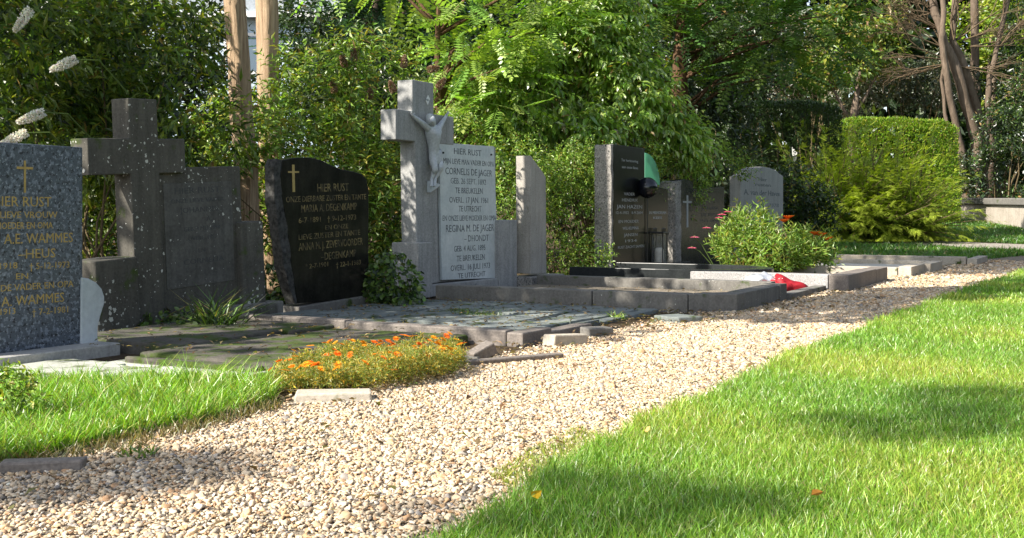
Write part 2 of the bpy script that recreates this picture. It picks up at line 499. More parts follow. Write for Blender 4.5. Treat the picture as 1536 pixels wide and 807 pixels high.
def shrub(name, label, cat, loc, blobs, n, k, L, Wd, pal, length=.35, group=None, mat='leaf', tmpl=(LEAF_T, LEAF_F),
          shell=.55, gap=-.35, freq=3., seed=0., upb=.5, nst=12, strad=.012, tipcol=None, **kw):
    root = empty(name, loc)
    tag(root, label, cat, group)
    p, o = in_blobs(blobs, n, shell, seed, gap, freq)
    d = o + np.array([0, 0, upb]) + rng.normal(0, .35, o.shape)
    ln = length * rng.uniform(.6, 1.3, len(p))
    v, f, c = shoots(p - nrm(d) * ln[:, None] * .5, d, ln, k, L, Wd, pal, tmpl, tipcol=tipcol, **kw)
    v[:, 2] = np.maximum(v[:, 2], .01)
    link('foliage', np_mesh('foliage', v, [f], M[mat], c), root)
    if nst:
        stems_part(root, p[rng.choice(len(p), nst)], strad, M['stem'])
    return root

# palettes (albedo)
P_DARK = [(.020, .042, .012), (.030, .058, .014), (.042, .075, .016), (.026, .05, .02)]
P_MID = [(.085, .155, .025), (.12, .20, .03), (.15, .23, .04), (.06, .12, .022)]
P_LIME = [(.25, .385, .07), (.31, .45, .095), (.20, .33, .06), (.36, .47, .13), (.16, .28, .05)]
P_YEL = [(.18, .235, .03), (.25, .28, .04), (.12, .18, .025), (.30, .29, .05), (.09, .15, .025)]
P_GRASS = [(.16, .31, .028), (.205, .38, .035), (.135, .27, .026), (.25, .40, .045), (.30, .40, .07)]
P_FEATH = [(.13, .20, .022), (.19, .245, .028), (.095, .155, .022), (.27, .30, .035)]
P_HEDGE = [(.20, .34, .025), (.27, .39, .03), (.14, .26, .025), (.11, .20, .022), (.30, .30, .05)]
P_GREYG = [(.075, .10, .055), (.10, .13, .07), (.06, .085, .04), (.13, .145, .08), (.16, .15, .10)]

exec_parts = []
# =================================================================== WORLD, SUN, CAMERA
SUN_AZ = np.array([-.85, -.53]); SUN_AZ /= np.linalg.norm(SUN_AZ)
SUN_EL = R(39)
w = bpy.data.worlds.new('World'); SC.world = w; w.use_nodes = True
nt = w.node_tree
bg = nt.nodes['Background']
sky = nt.nodes.new('ShaderNodeTexSky'); sky.sky_type = 'NISHITA'; sky.sun_disc = False
sky.sun_elevation = SUN_EL; sky.sun_rotation = math.atan2(SUN_AZ[0], SUN_AZ[1]) % (2 * math.pi)
hs = nt.nodes.new('ShaderNodeHueSaturation'); hs.inputs['Saturation'].default_value = .62
nt.links.new(sky.outputs[0], hs.inputs['Color']); nt.links.new(hs.outputs[0], bg.inputs[0]); bg.inputs[1].default_value = .115
sl = bpy.data.lights.new('sun', 'SUN'); sl.energy = 4.9; sl.angle = R(.5); sl.color = (1, .93, .82)
so = bpy.data.objects.new('sun', sl); COL.objects.link(so)
SV = Vector((SUN_AZ[0]*math.cos(SUN_EL), SUN_AZ[1]*math.cos(SUN_EL), math.sin(SUN_EL)))
so.rotation_euler = SV.to_track_quat('Z', 'Y').to_euler(); so.location = SV * 30
cam = bpy.data.cameras.new('camera'); co = bpy.data.objects.new('camera', cam); COL.objects.link(co)
co.location = (0, 0, EYE); co.rotation_euler = (R(90), 0, 0)
cam.sensor_width = 36; cam.lens = 36 * FOC / 1536; cam.shift_y = (CY - 403.5) / 1536
cam.clip_start = .05; cam.clip_end = 1000
SC.camera = co
SC.view_settings.view_transform = 'Standard'; SC.view_settings.look = 'None'
SC.view_settings.exposure = 1.1; SC.view_settings.gamma = 1
SC.cycles.max_bounces = 6; SC.cycles.transparent_max_bounces = 6
SC.cycles.diffuse_bounces = 3; SC.cycles.glossy_bounces = 2; SC.cycles.transmission_bounces = 3
SC.cycles.caustics_reflective = False; SC.cycles.caustics_refractive = False

# =================================================================== SETTING
def ground():
    xs = np.concatenate([np.linspace(-300, -30, 12)[:-1], np.linspace(-30, 40, 60), np.linspace(40, 300, 12)[1:]])
    ys = np.concatenate([np.linspace(-200, -4, 10)[:-1], np.linspace(-4, 60, 80), np.linspace(60, 400, 12)[1:]])
    X, Y = np.meshgrid(xs, ys)
    Z = hill(Y) - .012
    v = np.stack([X, Y, Z], -1).reshape(-1, 3)
    nx = len(xs); i = (np.arange(len(ys)-1)[:, None]*nx + np.arange(nx-1)[None]).ravel()
    f = np.stack([i, i+1, i+nx+1, i+nx], 1)
    o = link('ground', np_mesh('ground', v, [f], M['soil'], smooth=True)); o['kind'] = 'structure'
ground()

def edge_noise(s, seed, amp):
    return amp * (math.sin(s*3.1 + seed) * .5 + math.sin(s*7.7 + seed*2) * .3 + math.sin(s*17 + seed*3) * .25)
def lawn_edge(s): return 3.50 + .012 * max(0, s + 3) ** 1.5 + .06 * max(0, -4.2 - s) + edge_noise(s, 1.0, .035)
def path_left(s): return 2.30 + .06 * max(0, s + 2) + edge_noise(s, 5.0, .03)

def strip(name, mat, tl, th, s0, s1, z, ns=160, skirt=0.0):
    """ribbon along the row between two t(s) functions"""
    ss = np.linspace(s0, s1, ns); v = []; f = []
    for s in ss:
        a, b = tl(s), th(s)
        cols_ = [W(s, a, z - skirt), W(s, a + .001, z)] + [W(s, a + (b - a)*q, z) for q in (.33, .66, 1)]
        v += [tuple(p) for p in cols_]
    for i in range(ns - 1):
        for k in range(4):
            a = i*5 + k
            f.append((a, a+1, a+6, a+5))
    me = bpy.data.meshes.new(name); me.from_pydata(v, [], [q[::-1] for q in f]); me.update(); me.materials.append(mat)
    o = link(name, me); o['kind'] = 'structure'
    return o
strip('gravel_path', M['gravel_bed'], lambda s: path_left(s) - .1, lambda s: lawn_edge(s) + .15, -14, 14, -.006)
strip('lawn', M['lawn_bed'], lawn_edge, lambda s: 14, -16, 13, .018, 200, .03)
def poly_sheet(name, mat, pts, z):
    mb = MB(); mb.add([(p.x, p.y, p.z + z) for p in pts], [tuple(range(len(pts)))])
    o = mb.build(name, mat); o['kind'] = 'structure'; return o
CROSS = [GT(1200, 363), GT(1400, 369.5), GT(1620, 381), GT(1620, 370), GT(1400, 362), GT(1190, 356)]
poly_sheet('cross_path', M['cross_gravel'], CROSS, .006)

# ---- gravel pebbles
def quad_sphere():
    bm = bmesh.new(); bmesh.ops.create_cube(bm, size=1.2)
    bmesh.ops.subdivide_edges(bm, edges=bm.edges[:], cuts=1, use_grid_fill=True)
    v = np.array([p.co[:] for p in bm.verts]); v = nrm(v) * .5
    f = np.array([[q.index for q in p.verts] for p in bm.faces]); bm.free()
    return v, f
QS = quad_sphere()
def rot_random(n, tilt=.5):
    a = rng.uniform(0, 6.283, n); X = np.stack([np.cos(a), np.sin(a), rng.normal(0, tilt * .5, n)], 1); X = nrm(X)
    Y = nrm(np.cross(np.stack([rng.normal(0, tilt, n), rng.normal(0, tilt, n), np.ones(n)], 1), X)); Z = np.cross(X, Y)
    return X, Y, Z
PEB = np.array([1.10, 1.03, .95]) * np.array([(.50, .40, .27), (.60, .52, .40), (.42, .31, .18), (.54, .44, .31), (.36, .21, .10), (.25, .235, .225), (.48, .31, .15), (.68, .63, .55), (.10, .085, .07)])
PEBP = np.array([.2, .17, .14, .17, .09, .09, .07, .04, .03])
def pebbles(name, s, t, size, z=0.0, kind='stuff'):
    n = len(s)
    P = np.stack([R0[0] + U[0]*s + V[0]*t, R0[1] + U[1]*s + V[1]*t, np.full(n, z)], 1)
    X, Y, Z = rot_random(n)
    a = size * rng.uniform(.75, 1.45, n); b = size * rng.uniform(.6, 1.0, n); h = size * rng.uniform(.28, .55, n)
    P[:, 2] += h * rng.uniform(.1, .55, n)
    T = QS[0].copy()
    v, f = place(T, QS[1], P, X*a[:, None], Y*b[:, None], Z*h[:, None])
    v += (np.sin(v[:, [1, 2, 0]] * 420) * .10 * np.repeat(size, len(T))[:, None])
    c = PEB[rng.choice(len(PEB), n, p=PEBP)] * (1 + rng.normal(0, .16, (n, 1)))
    o = link(name, np_mesh(name, v, [f], M['pebble'], np.repeat(np.clip(c, .03, .85), len(QS[1]), 0), True))
    tag(o, 'cream, white and tan pebbles covering the path between the graves and the lawn', 'gravel', None, kind)
def gravel():
    S_, T_, Z_ = [], [], []
    for s0, s1, dens, sz in ((-7.6, -3.4, 13500, .0092), (-3.4, 0, 8000, .0117), (0, 4, 3600, .0165), (4, 9, 1700, .023)):
        n = int((s1 - s0) * 1.7 * dens)
        s = rng.uniform(s0, s1, n); t = rng.uniform(1.95, 3.75, n)
        le = np.array([lawn_edge(q) for q in s]) + rng.exponential(.03, n) * (rng.random(n) < .35)
        pl = np.array([path_left(q) for q in s]) - rng.exponential(.05, n) * (rng.random(n) < .6)
        k = (t < le) & (t > pl)
        S_.append(s[k]); T_.append(t[k]); Z_.append(sz * rng.lognormal(0, .34, k.sum()))
    s = np.concatenate(S_); t = np.concatenate(T_); z = np.concatenate(Z_)
    pebbles('gravel', s, t, z, -.004)
gravel()

# ---- grass
def blades(P, h, wd, pal, lean=.45, bend=.35, jit=.2, tipdry=.15):
    n = len(P)
    a = rng.uniform(0, 6.283, n); X = np.stack([np.cos(a), np.sin(a), np.zeros(n)], 1)
    b = rng.uniform(0, 6.283, n); le = np.abs(rng.normal(0, lean, n))
    D = np.stack([np.cos(b)*le, np.sin(b)*le, np.ones(n)], 1); D = nrm(D)
    Bn = np.stack([np.cos(b), np.sin(b), np.full(n, -.3)], 1) * (bend * rng.uniform(.3, 1.3, n))[:, None]
    hh = h[:, None]; ww = wd[:, None]
    mid = P + D*hh*.55 + Bn*hh*.22; tip = P + D*hh + Bn*hh*.85
    v = np.stack([P - X*ww*.5, P + X*ww*.5, mid - X*ww*.42, mid + X*ww*.42, tip], 1).reshape(-1, 3)
    i = (np.arange(n)*5)[:, None]
    q = i + np.array([[0, 1, 3, 2]]); t3 = i + np.array([[2, 3, 4]])
    c = pick(pal, n, jit)
    dry = rng.random(n) < tipdry
    c2 = c * 1.15; c2[dry] = np.array([.30, .26, .10]) * rng.uniform(.7, 1.2, (dry.sum(), 1))
    return v, [q, t3], np.concatenate([c, c2])
def row_pts(s, t, z): return np.stack([R0[0] + U[0]*s + V[0]*t, R0[1] + U[1]*s + V[1]*t, np.full(len(s), z)], 1)
def lawn_grass():
    PP, HH, WW = [], [], []
    for y0, y1, dens, h, wd in ((1.7, 3.2, 36000, .026, .0021), (3.2, 5, 28000, .028, .0026), (5, 8, 15000, .031, .004), (8, 14, 6000, .038, .007)):
        n = int((y1 - y0) * (1.25 * y1 + 1) * dens * .75)
        y = rng.uniform(y0, y1, n); x = rng.uniform(-.55 * y1, .62 * y1, n)
        d = np.stack([x, y], 1) - R0; s = d @ U; t = d @ V
        le = 3.50 + .012 * np.maximum(0, s + 3) ** 1.5 + .06 * np.maximum(0, -4.2 - s) + .035 * (np.sin(s*3.1+1)*.5 + np.sin(s*7.7+2)*.3 + np.sin(s*17+3)*.25)
        ed = t - le
        k = (ed > -.02) & (t < 10) & (x > -.56 * y - .2) & (x < .56 * y + .3)
        p2 = np.stack([x, y, np.full(n, .016)], 1)[k]
        pat = lump(p2 * np.array([1, 1, 0]), 2.3, .4) + .5 * lump(p2 * np.array([1, 1, 0]), 7.1, 1.9)
        hh = h * rng.lognormal(0, .28, len(p2)) * (1 + .25 * pat) * (1 + .5 * np.exp(-np.abs(ed[k]) / .06))
        PP.append(p2); HH.append(hh); WW.append(wd * rng.uniform(.7, 1.3, len(p2)))
    n = 90000; x = rng.uniform(.3, 14, n); y = rng.uniform(-.5, 14, n)           # the lawn goes on to the right of the picture
    k = (x > .55 * np.maximum(y, 0) + .25) & ((np.stack([x, y], 1) - R0) @ V < 10) & (rng.random(n) < np.clip(3.5 / (1 + x), .2, 1))
    PP.append(np.stack([x, y, np.full(n, .016)], 1)[k]); HH.append(.036 * rng.lognormal(0, .28, k.sum())); WW.append(.0065 * rng.uniform(.7, 1.3, k.sum()))
    P = np.concatenate(PP); h = np.concatenate(HH); wd = np.concatenate(WW)
    v, fs, c = blades(P, h, wd, P_GRASS, .42, .4, tipdry=.13)
    pat = np.clip(lump(P * np.array([1, 1, 0]), 3.1, 2.2) * 1.2, -1, 1)[:, None]
    tint = np.where(pat > 0, 1 + pat * np.array([[.42, .10, .35]]), 1 + pat * np.array([[.22, .12, 0]]))
    c = np.clip(c * np.concatenate([tint, tint]), .01, .8)
    o = link('lawn_grass', np_mesh('lawn_grass', v, fs, M['grass'], c))
    tag(o, 'short bright green grass of the mown lawn beside the gravel', 'grass', None, 'stuff')
lawn_grass()

def poly_sample(poly, n):
    P = np.array([(p[0], p[1]) for p in poly]); lo, hi = P.min(0), P.max(0)
    q = rng.uniform(lo, hi, (n * 3, 2)); ins = np.zeros(len(q), bool); j = len(P) - 1
    for i in range(len(P)):
        c = ((P[i, 1] > q[:, 1]) != (P[j, 1] > q[:, 1])) & (q[:, 0] < (P[j, 0]-P[i, 0]) * (q[:, 1]-P[i, 1]) / (P[j, 1]-P[i, 1] + 1e-12) + P[i, 0])
        ins ^= c; j = i
    return q[ins]
def grass_patch(name, label, poly, n, h, wd, pal, zf=lambda y: 0*y, lean=.35, bend=.5, tipdry=.1):
    q = poly_sample(poly, n)
    P = np.stack([q[:, 0], q[:, 1], zf(q[:, 1])], 1)
    hh = h * rng.lognormal(0, .3, len(P)) * (1 + .35 * lump(P * np.array([1, 1, 0]), 5, 1))
    v, fs, c = blades(P, hh, wd * rng.uniform(.7, 1.3, len(P)), pal, lean, bend, tipdry=tipdry)
    o = link(name, np_mesh(name, v, fs, M['grass'], c)); tag(o, label, 'grass', None, 'stuff')
LEFT_GRASS = [G(-120, 580), G(120, 578), G(300, 580), G(405, 583), G(415, 600), G(330, 628), G(200, 652), G(60, 686), G(-120, 720)]
grass_patch('long_grass', 'long lush grass between the blue granite grave and the gravel', LEFT_GRASS, 17000, .062, .0042, [(.155, .32, .024), (.20, .38, .03), (.125, .27, .022), (.25, .40, .04), (.28, .32, .07)], tipdry=.06)
grass_patch('dry_grass', 'dry brown grass fringe along the gravel edge', [G(-120, 700), G(200, 655), G(415, 602), G(425, 612), G(210, 672), G(-120, 728)], 2200, .035, .004, [(.22, .17, .08), (.16, .13, .06), (.12, .13, .04)], lean=.8)
hz = lambda y: hill(y)
grass_patch('edge_moss', 'thin yellow-green moss and grass creeping from the lawn edge into the gravel', [G(735, 715), G(800, 672), G(870, 640), G(900, 655), G(840, 700), G(780, 745)], 1500, .013, .003, [(.24, .30, .04), (.18, .25, .03), (.30, .30, .06)], lean=1.)
grass_patch('far_grass', 'shaded grass strip beyond the sandstone kerb', [GT(1215, 392), GT(1460, 391), GT(1530, 384), GT(1640, 384), GT(1640, 382), GT(1400, 371), GT(1200, 364)], 14000, .07, .016, [(.08, .19, .02), (.10, .22, .025), (.06, .15, .018)], hz)
grass_patch('back_grass', 'grass rising towards the low stucco wall', [GT(1330, 361), GT(1420, 362), GT(1640, 370), GT(1640, 345), GT(1450, 330), GT(1330, 340)], 12000, .06, .02, [(.07, .17, .02), (.09, .2, .025), (.05, .13, .018)], hz)

# =================================================================== MONUMENT HELPERS
def monument(name, label, cat, px, t, roll=0.0, pitch=0.0, yaw=0.0, group=None, z=0.0):
    p = W(s_at(px, t), t, z)
    o = empty(name, p, (pitch, roll, YAW + yaw))
    return tag(o, label, cat, group)

class TextLines(list):
    def build(self, name, mat, parent):                     # the whole inscription of one face is one part
        al = MB()
        for mb in self: al.add(mb.v, mb.f)
        return al.build('lettering', mat, parent)

def text_mesh(lines, f, y, depth=.0015):
    """lines: (text, px0, px1, py_centre, px_cap_height[, bold]); y = front plane of the lettering"""
    out = TextLines()
    for ln in lines:
        v_, f_ = [], []
        txt, a, b, pc, ph = ln[:5]
        cu = bpy.data.curves.new('lettering', 'FONT'); cu.body = txt; cu.size = 1; cu.extrude = .02
        cu.offset = 0.0
        cu.resolution_u = 2
        ob = bpy.data.objects.new('lettering', cu); COL.objects.link(ob)
        dg = bpy.context.evaluated_depsgraph_get(); dg.update()
        me = bpy.data.meshes.new_from_object(ob.evaluated_get(dg))
        co_ = np.array([q.co[:] for q in me.vertices]) if len(me.vertices) else np.zeros((0, 3))
        polys = [tuple(p.vertices) for p in me.polygons]
        bpy.data.objects.remove(ob); bpy.data.curves.remove(cu); bpy.data.meshes.remove(me)
        if not len(co_): continue
        x0, z0 = f(a, pc + ph/2, y); x1, _ = f(b, pc, y); _, z1 = f((a+b)/2, pc - ph/2, y); _, z0 = f((a+b)/2, pc + ph/2, y)
        lo = co_.min(0); hi = co_.max(0)
        X = x0 + (co_[:, 0] - lo[0]) / max(hi[0]-lo[0], 1e-6) * (x1 - x0)
        cap = .70 if any(ch.isalnum() for ch in txt) else hi[1]
        base = 0.0 if any(ch.isalnum() for ch in txt) else lo[1]
        Zc = z0 + (co_[:, 1] - base) / cap * (z1 - z0)
        Yc = y - (co_[:, 2] / .02 * .5 + .5) * depth
        n = len(v_)
        v_ += list(zip(X, Yc, Zc)); f_ += [tuple(i + n for i in q) for q in polys]
        mb = MB(); mb.v = [tuple(map(float, q)) for q in v_]; mb.f = f_
        out.append(mb)
    return out

def cross_lines(mb, f, y, cx, top, bot, arm, ay, wpx=3.2, d=.003):
    """thin engraved latin cross"""
    (x0, z0), (x1, z1) = f(cx - wpx/2, bot, y), f(cx + wpx/2, top, y)
    mb.box(x0, x1, y - d, y + .001, z0, z1)
    (a0, b0), (a1, b1) = f(cx - arm, ay + wpx/2, y), f(cx + arm, ay - wpx/2, y)
    mb.box(a0, x0, y - d, y + .001, b0, b1); mb.box(x1, a1, y - d, y + .001, b0, b1)

def rough_slab(prof, y0, y1, cell=.035, amp=.014, seed=0):
    """a block whose faces are quarry-rough: prism remeshed to cells and pushed about"""
    mb = MB(); mb.prism(prof, y0, y1)
    bm = bmesh.new()
    vs = [bm.verts.new(p) for p in mb.v]
    for q in mb.f: bm.faces.new([vs[i] for i in q])
    bmesh.ops.triangulate(bm, faces=[fc for fc in bm.faces if len(fc.verts) > 4])
    for it in range(5):
        es = [e for e in bm.edges if e.calc_length() > cell * 1.5]
        if not es: break
        bmesh.ops.subdivide_edges(bm, edges=es, cuts=1, use_grid_fill=True)
        bmesh.ops.triangulate(bm, faces=[fc for fc in bm.faces if len(fc.verts) > 4])
    for v in bm.verts:
        p = v.co * 14 + Vector((seed, 0, 0))
        q = v.co * 38 + Vector((seed, 3, 0))
        v.co += (mnoise.noise_vector(p) * amp + mnoise.noise_vector(q) * amp * .5)
    out = MB(); bm.verts.index_update()
    out.v = [v.co[:] for v in bm.verts]; out.f = [tuple(v.index for v in fc.verts) for fc in bm.faces]
    bm.free()
    return out

def rect(f, a, b, top, bot, y=0.0):
    """local x0,x1,z0,z1 of a picture rectangle on plane y (heights taken at the right edge)"""
    x0, _ = f(a, bot, y); x1, z0 = f(b, bot, y); _, z1 = f(b, top, y)
    return x0, x1, z0, z1

# =================================================================== 1. blue granite headstone
def blue_stone():
    r = monument('headstone', 'blue-grey granite headstone with gold lettering and a thin gold cross at the left edge', 'headstone', 35, .50)
    f = face(r)
    x0, x1, z0, z1 = rect(f, -62, 124, 221, 524)
    MB().box(x0, x1, 0, .10, .035, z1).build('slab', M['blue_granite'], r, .004)
    a0, a1, b0, b1 = rect(f, -80, 181, 521, 540, -.14)
    MB().box(a0, a1, -.14, .20, -.05, .045).build('plinth', M['grey_warm'], r, .006)
    # white marble wing
    pts = [(122, 519), (148, 519), (147, 505), (147.5, 490), (151, 474), (157, 455), (157, 445), (153, 433), (145, 424), (134, 418), (123, 416)]
    prof = [f(*p, -.01) for p in pts]
    prof[0] = (prof[0][0], .038); prof[1] = (prof[1][0], .038)
    MB().prism(prof, -.01, .045).build('side_wing', M['pale_marble'], r, .006)
    L = [('HIER RUST', -12, 77, 302, 15), ('MIJN LIEVE VROUW', -34, 86, 322, 10), ('MOEDER EN OMA', -6, 79, 338, 10),
         ('A.E. WAMMES', 6, 109, 357, 15), ('–HEUS', 27, 83, 380, 14), ('1-8-1918', -26, 26, 399, 9.5), ('† 5-12-1973', 44, 104, 398, 9.5),
         ('EN', 24, 42, 414, 9), ('LIEVE GOEDE VADER EN OPA', -66, 110, 431, 10), ('A. WAMMES', 2, 96, 449, 14.5), ('4-6-1913', -24, 23, 468, 9.5), ('† 7-2-1981', 48, 102, 466, 9.5)]
    mb = text_mesh(L, f, 0)
    mb.build('inscription', M['gold'], r)
    c = MB(); cross_lines(c, f, 0, 37, 241, 289, 12, 252, 2.6); c.build('engraved_cross', M['gold'], r)
blue_stone()

# =================================================================== 2. lichen-spotted concrete cross
def lichen_cross():
    r = monument('cross_monument', 'weathered dark concrete cross with a wide tablet, spotted with white lichen', 'grave monument', 300, .06, roll=R(-3.0))
    f = face(r)
    g = -.02
    # shaft (front plane y=0), tablet slightly back
    a, zt = f(192, 147); b, _ = f(235, 147); zb = f(210, 500)[1]
    al, az1 = f(131, 207); _, az0 = f(131, 263); ar, _ = f(277, 204)
    prof = [(a, g), (b, g), (b, az0), (ar, az0), (ar, az1), (b, az1), (b, zt), (a, zt), (a, az1), (al, az1), (al, az0), (a, az0)]
    MB().prism(prof, 0, .13).build('cross', M['dark_concrete'], r, .006)
    x1, z1 = f(360, 249, .03); 
    MB().box(b + .002, x1, .03, .15, g, z1).build('tablet', M['dark_concrete'], r, .006)
    p0, q1 = f(244, 276, .03); p1, q0 = f(352, 420, .03); 
    MB().box(p0, p1, .0265, .034, q0, q1).build('inscription_plate', M['dark_plate'], r, .002)
    L = [('HIER RUST', 262, 330, 285, 9), ('ONZE LIEVE VADER', 256, 336, 300, 6), ('JOHANNES', 270, 328, 314, 8), ('A.', 310, 317, 327, 8), ('GEB. 3 MEI 1898', 276, 330, 342, 6), ('OVERL. 1957', 282, 326, 356, 6), ('EN', 298, 308, 375, 6), ('CORNELIA', 276, 336, 390, 8)]
    text_mesh(L, f, .0265, .001).build('inscription', M['letter_faint'], r)
    x2, z2 = f(361, 334, -.01); x3, _ = f(395, 334, -.01)
    MB().box(x2, x3, -.01, .18, g, z2).build('side_block', M['dark_concrete'], r, .008)
    x4, z4 = f(143, 392, -.03); x5, _ = f(200, 392, -.03)
    MB().box(x4, a - .003, -.03, .19, g, z4).build('side_block', M['dark_concrete'], r, .008)
    MB().box(x4 - .03, x3 + .03, -.08, .22, -.08, f(240, 486, -.05)[1]).build('base', M['dark_concrete'], r, .01)
lichen_cross()

# =================================================================== 3. black wavy headstone
def black_wavy():
    r = monument('headstone', 'black granite headstone with a wavy top, rough-hewn left edge and worn gold lettering', 'headstone', 490, .02, roll=R(-2))
    f = face(r)
    pts = [(447, 455), (549, 447), (553, 400), (553, 285), (550, 270), (543, 261), (530, 257), (512, 254), (497, 248), (482, 240), (465, 236), (448, 236), (433, 238), (424, 240), (421, 262), (425, 300), (432, 345), (438, 400)]
    prof = [f(*p) for p in pts]
    MB().prism(prof, 0, .09).build('slab', M['black_dusty'], r, .004)
    edge = [(443, 456), (447, 455), (438, 400), (432, 345), (425, 300), (421, 262), (424, 240), (417, 238), (412, 250), (413, 300), (420, 345), (427, 400)]
    rough_slab([f(*p) for p in edge], .006, .085, .03, .008, 3).build('rough_edge', M['rough_dark'], r)
    L = [('HIER RUST', 476, 523, 281, 12), ('ONZE DIERBARE ZUSTER EN TANTE', 429, 549, 297, 8.5), ('MARIA A. DEGENKAMP', 452, 535, 311, 11), ('6-7-1891   † 9-12-1973', 448, 534, 328, 8),
         ('EN ONZE', 488, 522, 340, 7), ('LIEVE ZUSTER EN TANTE', 448, 540, 352, 8), ('ANNA M. J. ZEVERVOORDER', 448, 544, 366, 11), ('–DEGENKAMP', 482, 534, 382, 11), ('* 2-7-1901', 458, 492, 398, 7), ('† 22-1-1983', 504, 541, 395, 7)]
    text_mesh(L, f, 0).build('inscription', M['gold_worn'], r)
    c = MB(); cross_lines(c, f, 0, 440, 247, 288, 8, 258, 2.6); c.build('engraved_cross', M['gold'], r)
    a0, a1, b0, b1 = rect(f, 449, 549, 449, 470, -.03)
    MB().box(a0, a1, -.03, .17, -.05, f(500, 452, -.03)[1]).build('plinth', M['kerb_stone'], r, .008)
black_wavy()

# =================================================================== 4. grey crucifix monument
def skin_body(name, chains, mat, parent, sub=2, root=0):
    """chains: dict of joints {name:(x,y,z,r)}, edges list"""
    joints, edges = chains
    keys = list(joints); ix = {k: i for i, k in enumerate(keys)}
    me = bpy.data.meshes.new(name)
    me.from_pydata([joints[k][:3] for k in keys], [(ix[a], ix[b]) for a, b in edges], [])
    o = bpy.data.objects.new(name, me); COL.objects.link(o)
    o.modifiers.new('skin', 'SKIN'); sv = me.skin_vertices[0].data
    for k in keys:
        j = joints[k]; rr = j[3]
        rr = rr if isinstance(rr, tuple) else (rr, rr); sv[ix[k]].radius = tuple(q * (1.12 if q > .0065 else 1.15) for q in rr)
        sv[ix[k]].use_root = (ix[k] == root)
    m = o.modifiers.new('sub', 'SUBSURF'); m.levels = sub; m.render_levels = sub
    dg = bpy.context.evaluated_depsgraph_get(); dg.update()
    nm = bpy.data.meshes.new_from_object(o.evaluated_get(dg))
    bpy.data.objects.remove(o); bpy.data.meshes.remove(me)
    nm.name = name; nm.materials.clear(); nm.materials.append(mat)
    nm.polygons.foreach_set('use_smooth', [True] * len(nm.polygons))
    return link(name, nm, parent)

